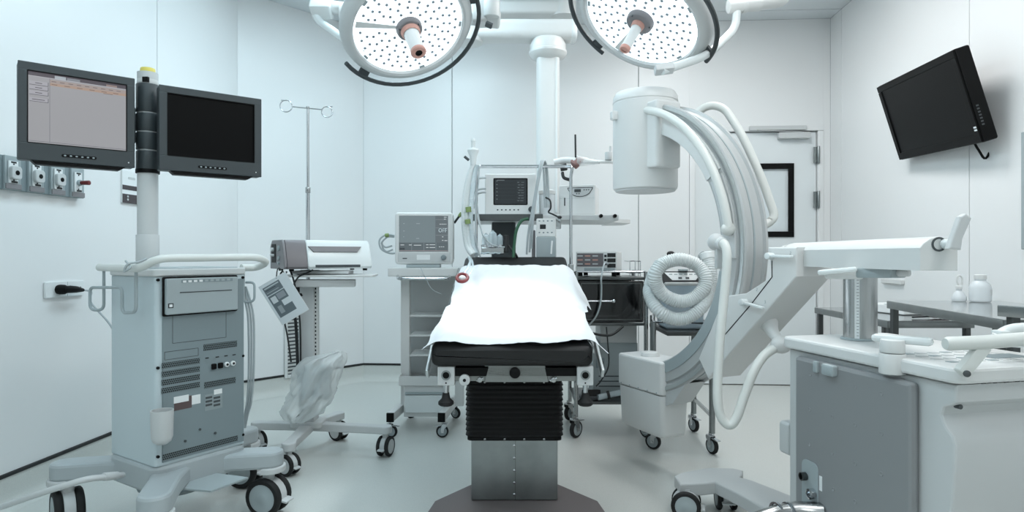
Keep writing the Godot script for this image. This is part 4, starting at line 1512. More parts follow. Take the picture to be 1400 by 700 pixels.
	s = nb()
	for px in [1062, 1078]:
		s = nb()
		lathe(s, Transform3D(frame_y(l(1090, 699, 1.98) - l(1062, 703, 1.96)), l(px, 701, 1.97)), [Vector2(.027, -.004), Vector2(.033, -.004), Vector2(.033, .004), Vector2(.027, .004)], 20)
		part(s, "cable_ring", M.chrome, gp2)
	# control keys on the console top
	var kb := Basis.IDENTITY
	for r in 4:
		for c in 7:
			if r == 1 and c > 3: continue
			s = nb()
			box(s, Vector3(.085 + c * .042, .7806, -.09 - r * .045), Vector3(.026, .0016, .018), .0005)
			part(s, "control_key", M.mid_grey if (r + c) % 3 == 0 else M.light_grey, top)
	s = nb()
	box(s, Vector3(.30, .7806, -.135), Vector3(.12, .0014, .06), .0005)
	part(s, "display_window", M.panel_grey, top)
	# handles
	s = nb()
	var hq := lplane(1220, 490, 0, .004)
	cyl(s, Vector3(hq.x, .735, hq.z), Vector3(hq.x, .79, hq.z), .0325, -1, 28, .003)
	cyl(s, Vector3(hq.x, .792, hq.z), Vector3(hq.x, .826, hq.z), .031, .029, 28, .002)
	var hd := part(s, "swivel_post", M.white, top)
	s = nb()
	bar(s, l(1192, 461, 1.76), l(1276, 468, 1.66), .034, .021, .009)
	part(s, "swivel_handle", M.white_gloss, top)
	s = nb()
	bar(s, l(1313, 511, 1.49), l(1346, 472, 1.50), .030, .022, .004, rot * Vector3(.6, .6, .5))
	part(s, "push_arm", M.cream, top)
	s = nb()
	tube(s, [l(1292, 470, 1.49), l(1296, 470, 1.49), l(1345, 468, 1.495), l(1420, 462, 1.51), l(1470, 458, 1.52)], [.013, .0165, .0165, .0165, .0165], 14)
	part(s, "push_handle", M.cream, top)
	s = nb()
	cyl(s, l(1322, 511, 1.475), l(1322, 511, 1.49), .008, -1, 14, .001)
	part(s, "pivot_bolt", M.dark_steel, top)
	s = nb()
	tube(s, fillet([l(1361, 462, 1.62), l(1380, 450, 1.62), l(1410, 448, 1.63), l(1440, 447, 1.64)], .04), .014, 12)
	box(s, l(1372, 457, 1.62), Vector3(.05, .022, .03), .004)
	cyl(s, l(1390, 474, 1.65), l(1390, 452, 1.65), .02, -1, 16)
	part(s, "rear_handle", M.white_gloss, top)
	# small grey box on the far end
	s = nb()
	var fb := l(1080, 598, 2.17)
	rbox(s, fb, Vector3(.05, .11, .05), .012, .006)
	bar(s, fb + Vector3(.02, .05, 0), fb + Vector3(.03, .16, 0), .03, .012)
	part(s, "cable_holder", M.light_grey, bod)
	# ---- chassis leg and castors
	s = nb()
	var lg := PackedVector2Array()
	for v in [[922, 650], [935, 645], [968, 639], [1003, 640], [1016, 643], [1016, 648], [1012, 652], [1030, 657], [1084, 678], [1130, 698], [1190, 745], [1120, 770], [1053, 699], [1010, 675], [978, 659], [960, 661], [930, 662]]:
		var p := lh(v[0], v[1], .14)
		lg.append(Vector2(p.x, p.z))
	prism(s, lg, Transform3D(Basis(Vector3.RIGHT, PI / 2), Vector3.ZERO), -.14, -.09, .006)
	part(s, "chassis_leg", M.arc_grey)
	s = nb()
	box(s, Vector3(.21, .095, -.34), Vector3(.36, .05, .56), .01)
	part(s, "chassis", M.mid_grey)
	var w0 := lh(938, 660, .14)
	twin_caster(cur, Vector3(w0.x, 0, w0.z), yaw + 2.4, .058, .095, M.light_grey, M.mid_grey, .7)
	var w1 := lh(992, 650, .14)
	twin_caster(cur, Vector3(w1.x, 0, w1.z), yaw + 1.0, .055, .095, M.light_grey, M.mid_grey, .6)
	for v in [Vector3(.12, 0, -.14), Vector3(.33, 0, -.14), Vector3(.33, 0, -.54)]: twin_caster(cur, v, .4, .05, .075, M.light_grey, M.mid_grey, .5)
func rot_yaw(x: Vector3) -> float:
	return atan2(-x.z, x.x)
# ---------------------------------------------------------------- C-arm workstation cart with two monitors
func fbox(s: SurfaceTool, x0: float, y0: float, x1: float, y1: float, zf: float, depth: float, bev := 0.0) -> void:   # a plate on the face z = zf between two pixels
	var a := lplane(x0, y0, 2, zf)
	var b := lplane(x1, y1, 2, zf)
	box(s, Vector3((a.x + b.x) / 2, (a.y + b.y) / 2, zf + depth / 2), Vector3(absf(b.x - a.x), absf(a.y - b.y), absf(depth)), bev)
func workstation() -> void:
	var s: SurfaceTool
	var yaw := deg_to_rad(57)
	var W := .362
	var D := .325
	var corner := q(212, 640, 2.294)
	corner.y = 0
	var bx := Vector3(cos(yaw), 0, -sin(yaw))
	var bz := Vector3(sin(yaw), 0, cos(yaw))
	var base := corner + bx * W / 2 - bz * D / 2
	var cart := thing("imaging_workstation", "pale blue-grey imaging workstation cart with tall pole, grey rear panel and round handle", "medical cart", base, yaw)
	var zf := D / 2
	s = nb()
	rboxy(s, Vector3(0, .63, 0), Vector3(W, .69, D), .012, .004)
	var body := part(s, "cabinet", M.cart_blue)
	# grey service panel on the front
	s = nb()
	box(s, Vector3(.008, .628, zf + .002), Vector3(W - .034, .66, .006), .001)
	var pn := part(s, "service_panel", M.panel_grey)
	var pz := zf + .005
	# printer
	s = nb()
	var a := lplane(223, 381, 2, pz)
	var b := lplane(321, 423, 2, pz)
	rbox(s, Vector3((a.x + b.x) / 2, (a.y + b.y) / 2, pz + .006), Vector3(b.x - a.x + .012, a.y - b.y + .012, .008), .006, .002)
	var pr := part(s, "printer_surround", M.black)
	s = nb()
	rbox(s, Vector3((a.x + b.x) / 2, (a.y + b.y) / 2, pz + .014), Vector3(b.x - a.x, a.y - b.y, .018), .006, .004)
	part(s, "printer", M.mid_grey, pr)
	var pf := pz + .0232
	s = nb()
	var sl0 := lplane(246, 400, 2, pf)
	var sl1 := lplane(317, 395, 2, pf)
	box(s, Vector3((sl0.x + sl1.x) / 2, sl0.y, pf + .0006), Vector3(sl1.x - sl0.x, .0028, .0012))
	part(s, "paper_slot", M.ink, pr)
	s = nb()
	fbox(s, 248, 382.5, 318, 384, pf, .001)
	part(s, "button_strip", M.panel_grey, pr)
	for i in 9:
		s = nb()
		fbox(s, 250 + i * 7.5, 383.6 - i * .36, 254.5 + i * 7.5, 386.2 - i * .36, pf + .001, .0012)
		part(s, "button", M.label_white if i < 4 else M.mid_grey, pr)
	s = nb()
	fbox(s, 230, 415, 237, 421, pf, .001)
	part(s, "badge", M.ink, pr)
	s = nb()
	fbox(s, 231.5, 416.2, 235.8, 419.8, pf + .001, .0008)
	part(s, "badge_mark", M.label_white, pr)
	# blank plate outline, small plate
	for r in [[236, 431, 309, 461], [225, 481.5, 271, 486]]:
		s = nb()
		var p0 := lplane(r[0], r[1], 2, pz)
		var p1 := lplane(r[2], r[3], 2, pz)
		var cx := (p0.x + p1.x) / 2
		var cy := (p0.y + p1.y) / 2
		for k in [-1, 1]:
			box(s, Vector3(cx, cy + k * (p0.y - p1.y) / 2, pz + .0003), Vector3(p1.x - p0.x, .0016, .0008))
			box(s, Vector3(cx + k * (p1.x - p0.x) / 2, cy, pz + .0003), Vector3(.0016, p0.y - p1.y, .0008))
		part(s, "plate_outline", M.dark_grey, pn)
	# perforated vents
	for v in [[221, 500.5, 273, 505, 7.5], [221, 512, 273, 516.5, 7.5], [221, 523.5, 273, 528, 7.5], [221, 535, 273, 539, 7.5], [278, 475.5, 324, 472, 9], [279, 527, 322, 522, 9], [222, 626, 325, 596, 8]]:
		s = nb()
		var p0 := lplane(v[0], v[1], 2, pz)
		var p1 := lplane(v[2], v[1], 2, pz)
		var hh: float = v[4] * 2.4 / F
		box(s, Vector3((p0.x + p1.x) / 2, p0.y, pz + .0004), Vector3(p1.x - p0.x, hh, .001))
		part(s, "vent", M.perforated, pn)
	# sockets
	for v in [[291.5, 501, 0], [300.5, 499.5, 0], [309, 498, 1], [317.5, 496.5, 1]]:
		s = nb()
		var c := lplane(v[0], v[1], 2, pz)
		if v[2] == 0: box(s, c + Vector3(0, 0, .005), Vector3(.019, .022, .01), .003)
		else: cyl(s, c, c + Vector3(0, 0, .01), .010, -1, 16, .002)
		var so := part(s, "socket", M.black if v[2] == 0 else M.label_white, pn)
		if v[2] == 1:
			s = nb()
			cyl(s, c + Vector3(0, 0, .009), c + Vector3(0, 0, .0115), .005, -1, 10)
			part(s, "socket_core", M.ink, so)
	for v in [[283, 489.5], [297, 488], [309, 486.5], [320, 485]]:
		s = nb()
		var c := lplane(v[0], v[1], 2, pz)
		box(s, c, Vector3(.014, .004, .002))
		part(s, "port", M.ink, pn)
	# stickers
	s = nb()
	fbox(s, 238, 545, 262, 557, pz, .0008)
	part(s, "sticker", mat(Color(.36, .30, .30), .5), pn, "brown sticker")
	s = nb()
	fbox(s, 237.5, 543, 258, 548, pz + .0009, .0006)
	part(s, "sticker", M.label_white, pn)
	s = nb()
	fbox(s, 262, 541, 274, 551, pz, .0008)
	part(s, "sticker", M.label_white, pn)
	s = nb()
	fbox(s, 292.5, 533, 303.5, 537.5, pz, .0008)
	part(s, "sticker", M.label_white, pn)
	s = nb()
	fbox(s, 280, 540, 304, 557, pz, .0006)
	part(s, "data_plate", mat(Color(.56, .60, .61), .5), pn)
	for i in 6:
		s = nb()
		fbox(s, 281 + (i % 2) * 11, 543 + (i / 2) * 5, 290 + (i % 2) * 11, 544 + (i / 2) * 5, pz + .0007, .0004)
		part(s, "print_line", M.dark_grey, pn)
	# screws and small hex studs
	for v in [[211, 383], [211, 504], [211, 626], [327, 379.5], [329, 487], [329.5, 595]]:
		s = nb()
		var c := lplane(v[0], v[1], 2, zf + .004)
		c.x = -W / 2 + .009 if v[0] < 260 else W / 2 - .012
		cyl(s, c + Vector3(0, 0, -.006), c + Vector3(0, 0, .003), .0055, -1, 10, .001)
		part(s, "screw", M.black, body)
	for v in [[273, 587], [294, 592], [253, 603]]:
		s = nb()
		var c := lplane(v[0], v[1], 2, pz)
		cyl(s, c, c + Vector3(0, 0, .004), .005, -1, 6)
		part(s, "stud", M.dark_grey, pn)
	# cup
	s = nb()
	var cp := lplane(221.5, 608, 2, zf + .04)
	lathe(s, Transform3D(Basis.IDENTITY, cp), [Vector2(0, 0), Vector2(.018, .003), Vector2(.030, .012), Vector2(.0355, .028), Vector2(.038, .124), Vector2(.0345, .124), Vector2(.032, .03), Vector2(0, .02)], 28)
	bar(s, cp + Vector3(0, .09, -.03), cp + Vector3(0, .09, -.045), .03, .03)
	part(s, "pen_cup", M.light_grey, null, "pale open cup")
	# top
	s = nb()
	rboxy(s, Vector3(0, .989, 0), Vector3(W + .012, .028, D + .012), .02, .006)
	var top := part(s, "top_tray", M.white)
	s = nb()
	rboxy(s, Vector3(0, 1.004, 0), Vector3(W - .03, .004, D - .03), .02, .001)
	part(s, "top_mat", M.mid_grey, top)
	s = nb()
	tube(s, fillet([l(136, 365.5, 2.45), l(192, 367, 2.25), l(216, 353, 2.23), l(352, 351.5, 2.58), l(366, 358, 2.65), l(352, 366, 2.72), l(330, 366, 2.66)], .045, 6), .0145, 12)
	part(s, "handle_rail", M.cream)
	s = nb()
	tube(s, cr([l(172, 357, 2.3), l(178, 365, 2.235), l(170, 371, 2.24), l(175, 361, 2.24), l(190, 358, 2.27), l(200, 354, 2.3)], 5), .004, 6)
	part(s, "lead_tie", M.cable_grey)
	# cable hooks
	s = nb()
	tube(s, fillet([l(142, 366, 2.44), l(142, 424, 2.44), l(123, 424, 2.45), l(123, 393, 2.46), l(167, 393, 2.33), l(167, 428, 2.33), l(186, 427, 2.28), l(186, 366, 2.28)], .026, 6), .0058, 8)
	part(s, "cable_hook", M.mid_grey)
	s = nb()
	tube(s, fillet([l(333, 366, 2.68), l(333, 414, 2.68), l(348, 412, 2.68), l(348, 386, 2.68), l(336, 386, 2.68)], .02, 5), .005, 8)
	part(s, "cable_hook", M.mid_grey)
	for k in 3:
		s = nb()
		tube(s, cr([l(334 + k, 392, 2.70), l(335 + k * 3.4, 410, 2.69), l(339.5 + k * 3.8, 440, 2.69), l(340 + k * 3.4, 510, 2.69), l(338 + k * 2.8, 548, 2.69), l(335 + k * 2, 566, 2.70), l(333 + k, 585, 2.70)], 5), .0042, 8)
		part(s, "hanging_cable", M.cable_grey)
	# ---- base with four arms
	s = nb()
	rboxy(s, Vector3(0, .235, 0), Vector3(W + .02, .10, D + .02), .05, .012)
	var bs := part(s, "base", M.base_silver)
	s = nb()
	lathe(s, Transform3D(Basis.from_scale(Vector3(1, 1, .85)), Vector3(.0, .12, 0)), [Vector2(0, 0), Vector2(.10, .005), Vector2(.15, .03), Vector2(.165, .07)], 28)
	part(s, "drip_pan", M.panel_grey, bs)
	var ends := [lh(72, 634, .255), lh(207, 683, .255), lh(385, 616, .255), Vector3.ZERO]
	ends[3] = Vector3(-(ends[1].x) * .7, .255, -.34)
	ends[3] = lh(347, 584, .255)
	var hds := [2.9, .9, .35, .4]
	for i in 4:
		var e: Vector3 = ends[i]
		var c := Vector3(0, .255, 0)
		if i == 3: c = Vector3(.08, .255, -.08)
		var dir := (e - c)
		dir.y = 0
		var ln := dir.length() - .045
		dir = dir.normalized()
		var poly := PackedVector2Array()
		poly.append(Vector2(.06, -.078)); poly.append(Vector2(ln * .62, -.053))
		for k in 11:
			var an := -PI / 2 + PI * k / 10
			poly.append(Vector2(ln + cos(an) * .053, sin(an) * .053))
		poly.append(Vector2(ln * .62, .053)); poly.append(Vector2(.06, .078))
		var sx := Vector3(dir.z, 0, -dir.x)
		s = nb()
		prism(s, poly, Transform3D(Basis(dir, sx, Vector3.UP), Vector3(c.x, 0, c.z)), .195, .262, .012)
		var arm := part(s, "base_arm", M.base_silver)
		s = nb()
		var bp := PackedVector2Array()
		for k in 11:
			var an := -PI * .62 + PI * 1.24 * k / 10
			bp.append(Vector2(ln + cos(an) * .062, sin(an) * .062))
		prism(s, bp, Transform3D(Basis(dir, sx, Vector3.UP), Vector3(c.x, 0, c.z)), .175, .20, .005)
		part(s, "bumper", M.light_grey, arm)
		var wp := Vector3(c.x, 0, c.z) + dir * (ln - .005)
		twin_caster(cur, Vector3(wp.x, 0, wp.z), hds[i], .078, .178, M.light_grey, M.mid_grey, .45)
	s = nb()
	prism(s, PackedVector2Array([Vector2(-.13, 0), Vector2(.05, 0), Vector2(.12, .10), Vector2(-.04, .11)]), Transform3D(Basis(Vector3.RIGHT, PI / 2 + .18), Vector3(.0, .20, zf + .01)), -.004, .004, .001)
	part(s, "foot_plate", M.mid_grey, bs)
	# ---- pole
	var pc := l(202, 330, 2.47)
	var py := func(y: float) -> float: return l(202, y, 2.47).y
	s = nb()
	cyl(s, Vector3(pc.x, .99, pc.z), Vector3(pc.x, py.call(100), pc.z), .0365, -1, 28)
	var pole := part(s, "pole", M.light_grey)
	s = nb()
	cyl(s, Vector3(pc.x, 1.0, pc.z), Vector3(pc.x, py.call(321), pc.z), .0405, -1, 28, .002)
	part(s, "pole_sleeve", M.light_grey, pole)
	for v in [[116, 155], [156, 181], [182, 206], [207, 237]]:
		s = nb()
		cyl(s, Vector3(pc.x, py.call(v[1] - .4), pc.z), Vector3(pc.x, py.call(v[0] + .4), pc.z), .0405, -1, 28, .002)
		part(s, "hinge_barrel", M.charcoal, pole)
	s = nb()
	cyl(s, Vector3(pc.x, py.call(237.5), pc.z), Vector3(pc.x, py.call(232), pc.z), .042, -1, 28, .001)
	part(s, "hinge_ring", M.black, pole)
	s = nb()
	cyl(s, Vector3(pc.x, py.call(116), pc.z), Vector3(pc.x, py.call(100.5), pc.z), .038, .034, 28, .003)
	part(s, "pole_cap", M.white, pole)
	s = nb()
	box(s, Vector3(pc.x, py.call(112), pc.z) + (TI.basis * CF.basis) * Vector3(.012, 0, .034), Vector3(.022, .02, .012), .001, TI.basis * CF.basis)
	part(s, "cap_slot", M.black, pole)
	s = nb()
	cyl(s, Vector3(pc.x, py.call(101), pc.z), Vector3(pc.x, py.call(93.5), pc.z), .027, .026, 24, .003)
	part(s, "indicator_lamp", M.yellow, pole, "yellow warning lamp")
	# ---- grey lead running over the floor to the wall
	var lead := thing("power_lead", "thick grey power lead leaving the workstation base towards the wall", "cable", q(80, 675, 2.2))
	s = nb()
	tube(s, cr([l(168, 649, 2.28), l(150, 652, 2.22), l(120, 655, 2.16), l(85, 665, 2.14), l(45, 678, 2.16), l(5, 692, 2.22), l(-35, 704, 2.27), l(-60, 709, 2.30)], 5), .0105, 10)
	part(s, "lead", M.light_grey)
	s = nb()
	cyl(s, l(161, 650, 2.255), l(141, 652, 2.20), .014, -1, 14, .003)
	part(s, "strain_relief", M.light_grey)
	# ---- the monitors
	var im := Image.create(400, 340, false, Image.FORMAT_RGB8)
	im.fill(Color(.68, .685, .70))
	im.fill_rect(Rect2i(0, 0, 400, 22), Color(.36, .34, .37))
	im.fill_rect(Rect2i(104, 8, 44, 14), Color(.72, .76, .79))
	im.fill_rect(Rect2i(152, 10, 52, 12), Color(.56, .58, .61))
	im.fill_rect(Rect2i(312, 12, 46, 10), Color(.62, .55, .53))
	im.fill_rect(Rect2i(86, 30, 314, 28), Color(.70, .65, .63))
	im.fill_rect(Rect2i(86, 46, 314, 12), Color(.74, .64, .58))
	im.fill_rect(Rect2i(84, 22, 2, 306), Color(.52, .52, .56))
	im.fill_rect(Rect2i(0, 22, 400, 2), Color(.80, .80, .83))
	im.fill_rect(Rect2i(0, 328, 400, 2), Color(.45, .45, .5))
	for k in 5:
		var yy: int = [46, 68, 92, 124, 124][k]
		im.fill_rect(Rect2i(8, yy, 72, 18), Color(.72, .72, .75))
		im.fill_rect(Rect2i(8, yy + 17, 72, 2), Color(.34, .34, .38))
		im.fill_rect(Rect2i(78, yy, 2, 18), Color(.34, .34, .38))
		im.fill_rect(Rect2i(30 - (k / 3) * 12, yy + 7, 26 + (k / 3) * 22, 3), Color(.35, .33, .36))
	for k in 9: im.fill_rect(Rect2i(92 + k * 33, 36, 18, 3), Color(.47, .43, .44))
	for k in 6: im.fill_rect(Rect2i(92 + k * 50, 50, 22, 3), Color(.52, .45, .43))
	im.fill_rect(Rect2i(300, 58, 40, 3), Color(.56, .5, .48))
	monitor("dark grey flat monitor showing a pale list window, on the workstation pole", q(24, 215, 2.17), q(184, 232, 2.40), .337, img_mat(im, .25, .62), pc, cart)
	monitor("dark grey flat monitor with a blank black screen, on the workstation pole", q(217, 236, 2.40), q(357, 239, 2.63), .322, dark_glass(), pc, cart)
func monitor(label: String, bl: Vector3, br: Vector3, h: float, screen: Material, pole_c: Vector3, cart: Node3D) -> void:
	var dx := Vector3(br.x - bl.x, 0, br.z - bl.z)
	var w := dx.length()
	var yaw := atan2(-dx.z, dx.x)
	var y0 := (bl.y + br.y) / 2
	thing("monitor", label, "monitor", Vector3((bl.x + br.x) / 2, y0, (bl.z + br.z) / 2), yaw)
	var s := nb()
	rbox(s, Vector3(0, h / 2, -.024), Vector3(w, h, .046), .008, .003)
	part(s, "housing", M.charcoal)
	s = nb()
	rbox(s, Vector3(0, h / 2 + .01, -.062), Vector3(w * .8, h * .7, .034), .03, .012)
	part(s, "back_cover", M.charcoal)
	var iw := w * .845
	var ih := h * .735
	var cy := h * .545
	s = nb()
	# bezel: four strips round the recessed glass
	var bw := (w - iw) / 2
	var th := h - cy - ih / 2
	var bh := cy - ih / 2
	box(s, Vector3(0, h - th / 2, .003), Vector3(w, th, .008), .0025)
	box(s, Vector3(0, bh / 2, .003), Vector3(w, bh, .008), .0025)
	for k in [-1, 1]: box(s, Vector3(k * (w - bw) / 2, cy, .003), Vector3(bw, ih + .004, .008), .0025)
	var bz := part(s, "bezel", M.charcoal)
	s = nb()
	face(s, Vector3(0, cy, .0008), iw + .002, ih + .002)
	part(s, "screen", screen)
	s = nb()
	for k in [-1, 1]:
		box(s, Vector3(0, cy + k * ih / 2, .0045), Vector3(iw, .003, .006))
		box(s, Vector3(k * iw / 2, cy, .0045), Vector3(.003, ih, .006))
	part(s, "screen_gasket", M.black, bz)
	s = nb()
	rbox(s, Vector3(0.0, bh * .40, .0072), Vector3(.105, .010, .002), .004, 0)
	part(s, "button_strip", M.black, bz)
	for k in 6:
		s = nb()
		ball(s, Vector3(-.042 + k * .017, bh * .40, .0082), Vector3(.004, .0028, .001), 8)
		part(s, "button", M.mid_grey, bz)
	s = nb()
	prism(s, PackedVector2Array([Vector2(-w * .40, 0), Vector2(-w * .36, -.014), Vector2(w * .36, -.014), Vector2(w * .42, 0)]), Transform3D(Basis.IDENTITY, Vector3(0, .001, 0)), -.04, .001, .001)
	part(s, "chin", M.black)
	s = nb()
	ball(s, Vector3(w * .44, .018, .007), Vector3(.0025, .0025, .001), 8)
	part(s, "power_light", M.label_white, bz)
	# bracket to the pole
	s = nb()
	var pw: Vector3 = TI * (cart.transform * Vector3(pole_c.x, 0, pole_c.z))
	var hy := h * .5
	var tgt := Vector3(pw.x, hy, pw.z)
	var from := Vector3(signf(pw.x) * w * .3, hy, -.055)
	var dirn := (tgt - from)
	bar(s, from, from + dirn * (1.0 - .0415 / dirn.length()), .03, .14, .006)
	part(s, "hinge_arm", M.charcoal)
func dark_glass() -> StandardMaterial3D:
	var m := mat(Color(.008, .008, .01), .35)
	m.metallic_specular = .25
	return m
# ---------------------------------------------------------------- device cart with printer-like unit
func device_cart() -> void:
	var s: SurfaceTool
	var d := 3.42
	thing("device_cart", "slim white column cart with a flat tray on a four-armed castor base", "medical cart", q(430, 0, d) * Vector3(1, 0, 1))
	s = nb()
	var c0 := l(412, 500, d)
	var c1 := l(433, 500, d)
	var cw := c1.x - c0.x
	var cx := (c0.x + c1.x) / 2
	var yb := .17
	var yt := l(420, 384, d).y
	rboxy(s, Vector3(cx, (yb + yt) / 2, 0), Vector3(cw, yt - yb, .10), .008, .002)
	var col := part(s, "column", M.light_grey)
	s = nb()
	box(s, Vector3(cx + cw / 2 + .004, (yt + .42) / 2, .02), Vector3(.014, yt - .42, .03), .001)
	part(s, "slotted_strip", M.white, col)
	for i in 22:
		s = nb()
		box(s, Vector3(cx + cw / 2 + .005, yt - .04 - i * .0205, .0356), Vector3(.007, .010, .0012))
		part(s, "slot", M.ink, col)
	# base
	var ends := [lh(347, 577, .155), lh(393, 607, .155), lh(532, 583, .155), lh(466, 563, .155)]
	s = nb()
	rboxy(s, Vector3(cx, .155, 0), Vector3(.17, .035, .14), .03, .008)
	var bs := part(s, "base_hub", M.light_grey)
	for i in 4:
		var e: Vector3 = ends[i]
		var dir := Vector3(e.x - cx, 0, e.z)
		var ln := dir.length() - .02
		dir = dir.normalized()
		var poly := PackedVector2Array([Vector2(.02, -.034), Vector2(ln - .04, -.026)])
		for k in 7:
			var an := -PI / 2 + PI * k / 6
			poly.append(Vector2(ln + cos(an) * .034, sin(an) * .034))
		poly.append(Vector2(ln - .04, .026)); poly.append(Vector2(.02, .034))
		s = nb()
		prism(s, poly, Transform3D(Basis(dir, Vector3(dir.z, 0, -dir.x), Vector3.UP), Vector3(cx, 0, 0)), .118, .158, .006)
		part(s, "base_arm", M.light_grey)
		var w := Vector3(cx, 0, 0) + dir * ln
		twin_caster(cur, Vector3(w.x, 0, w.z), [.9, 1.1, -.25, 1.0][i], .052, .12, M.light_grey, M.light_grey, .45)
	# tray
	s = nb()
	var t0 := l(384, 378, 3.3)
	var t1 := l(506, 378, 3.3)
	var ty := l(0, 381, d).y
	var tr := Basis(Vector3.UP, .06)
	rboxy(s, Vector3((t0.x + t1.x) / 2, ty + .018, .0), Vector3(t1.x - t0.x, .012, .29), .015, .003, .12)
	var tray := part(s, "tray", M.white)
	s = nb()
	bar(s, l(403, 387, 3.32), l(486, 387, 3.38), .10, .038, .004)
	part(s, "tray_bracket", M.light_grey, tray)
	s = nb()
	var kn := l(407, 402, 3.30)
	cyl(s, kn + Vector3(0, .002, 0), kn + Vector3(0, .045, 0), .010, -1, 10)
	cyl(s, kn + Vector3(0, -.012, 0), kn + Vector3(0, .004, 0), .026, .022, 9, .004)
	part(s, "clamp_knob", M.rubber, tray)
	s = nb()
	var ps := Vector3((t0.x + t1.x) / 2, ty + .024, 0)
	bar(s, l(402, 372, 3.38) , l(480, 372, 3.4), .16, .016, .003)
	cyl(s, l(424, 376, 3.42), l(424, 369, 3.42), .05, -1, 18)
	part(s, "turntable", M.light_grey, tray)
	# cables under the device
	for v in [[[386, 371], [383, 380], [385, 420], [393, 460], [398, 495]], [[392, 371], [391, 378], [397, 400], [405, 440], [408, 500]], [[397, 371], [399, 375], [404, 395], [410, 440], [411, 500]], [[428, 369], [420, 373], [407, 380], [400, 400], [404, 450], [406, 500]]]:
		s = nb()
		var pts := []
		for p in v: pts.append(l(p[0], p[1], 3.26 if p[1] < 420 else 3.34))
		tube(s, cr(pts, 5), .0045, 7)
		part(s, "cable", M.cable_dark)
	# grey box inside the plastic bag, fixed to the foot of the column
	s = nb()
	rbox(s, l(431, 522, 3.25), Vector3(.155, .165, .07), .01, .006)
	bar(s, l(428, 510, 3.25) , l(428, 510, 3.40), .05, .05)
	part(s, "power_box", M.mid_grey)
	# ---- the bag
	var bag := thing("plastic_bag", "crumpled clear plastic bag pulled over a box at the cart's foot", "plastic bag", q(427, 575, 3.2))
	var fn := FastNoiseLite.new()
	fn.seed = 9
	fn.frequency = 9.0
	fn.fractal_octaves = 3
	fn.noise_type = FastNoiseLite.TYPE_CELLULAR
	fn.cellular_return_type = FastNoiseLite.RETURN_DISTANCE
	s = nb()
	var rows := [[481, 452, 471, .02], [484, 436, 474, .05], [489, 412, 475, .085], [496, 403, 475, .10], [505, 400, 472, .105], [514, 399, 468, .108], [524, 397, 466, .11], [534, 393, 464, .112], [543, 388, 461, .115], [552, 382, 456, .118], [560, 379, 449, .115], [567, 380, 440, .10], [573, 386, 428, .07], [578, 393, 416, .03]]
	var rings := []
	var f2 := FastNoiseLite.new()
	f2.seed = 21
	f2.frequency = 6.0
	for rw in rows:
		var g := PackedVector3Array()
		var a := l(rw[1], rw[0], 3.25)
		var b := l(rw[2], rw[0], 3.25)
		for k in 64:
			var an := TAU * k / 64
			var p := Vector3((a.x + b.x) / 2 + cos(an) * (b.x - a.x) / 2, a.y, a.z - sin(an) * rw[3] * .85)
			var nn := absf(f2.get_noise_3d(p.x * 1.5, p.y * 1.2, p.z * 1.5)) * -.10 + fn.get_noise_3d(p.x * 1.8, p.y * 1.5, p.z * 1.8) * .045 + .02
			g.append(p + Vector3(cos(an), .5 * f2.get_noise_2d(k * .05, p.y * 4.0), -sin(an)) * nn)
		rings.append(g)
	rings.reverse()
	skin(s, rings, true, false)
	part(s, "bag_film", M.film)
	# ---- folded information sheet hanging from the cart
	var im := Image.create(160, 220, false, Image.FORMAT_RGB8)
	im.fill(Color(.80, .83, .84))
	im.fill_rect(Rect2i(12, 16, 98, 46), Color(.40, .44, .46))
	im.fill_rect(Rect2i(18, 22, 84, 6), Color(.72, .75, .76))
	im.fill_rect(Rect2i(18, 34, 60, 4), Color(.25, .28, .30))
	im.fill_rect(Rect2i(18, 48, 70, 4), Color(.62, .65, .66))
	im.fill_rect(Rect2i(12, 66, 98, 120), Color(.38, .42, .44))
	im.fill_rect(Rect2i(20, 76, 30, 34), Color(.78, .80, .81))
	im.fill_rect(Rect2i(56, 72, 46, 30), Color(.55, .58, .60))
	im.fill_rect(Rect2i(64, 112, 46, 30), Color(.80, .83, .84))
	im.fill_rect(Rect2i(28, 130, 24, 40), Color(.58, .61, .62))
	var sc := q(388, 408, 3.06)
	thing_t("instruction_card", "tilted printed instruction card hanging beside the device cart column", "card", CF * Transform3D(Basis(Vector3.UP, .15) * Basis(Vector3.BACK, deg_to_rad(31)), sc))
	s = nb()
	box(s, Vector3(0, 0, 0), Vector3(.145, .215, .003), .001)
	part(s, "card", M.white)
	s = nb()
	face(s, Vector3(-.0, 0, .0018), .142, .212)
	part(s, "print", img_mat(im, .4))
	s = nb()
	tube(s, cr([Vector3(0.02, .1, 0), Vector3(.05, .14, -.03), TI * (CF * q(396, 382, 3.235))], 4), .003, 6)
	part(s, "hanging_cord", M.cable_dark)
	# ---- the device on the tray
	var dv := thing("tabletop_device", "white wedge-shaped device with grey end panel on the cart's tray", "medical device", q(441, 0, 3.38) * Vector3(1, 0, 1) + Vector3(0, l_y(367, 3.38), 0), deg_to_rad(36))
	var L := .455
	var H := .148
	var DD := .25
	s = nb()
	# rounded body section swept along x: profile in (z, y)
	var prof := PackedVector2Array([Vector2(-DD / 2, 0), Vector2(DD / 2 - .012, 0), Vector2(DD / 2, .012), Vector2(DD / 2 - .004, .04), Vector2(DD / 2 - .035, H - .02), Vector2(DD / 2 - .055, H), Vector2(-DD / 2 + .03, H), Vector2(-DD / 2, H - .03)])
	var pt := Transform3D(Basis(Vector3(0, 0, 1), Vector3.UP, Vector3(-1, 0, 0)), Vector3.ZERO)
	prism(s, prof, pt, -L / 2, L / 2 - .11, .008)
	part(s, "body", M.white_gloss)
	s = nb()
	prism(s, prof, pt, L / 2 - .109, L / 2 - .006, .004)
	var en := part(s, "control_end", mat(Color(.46, .44, .45), .4))
	s = nb()
	prism(s, prof, pt, L / 2 - .006, L / 2 + .008, .005)
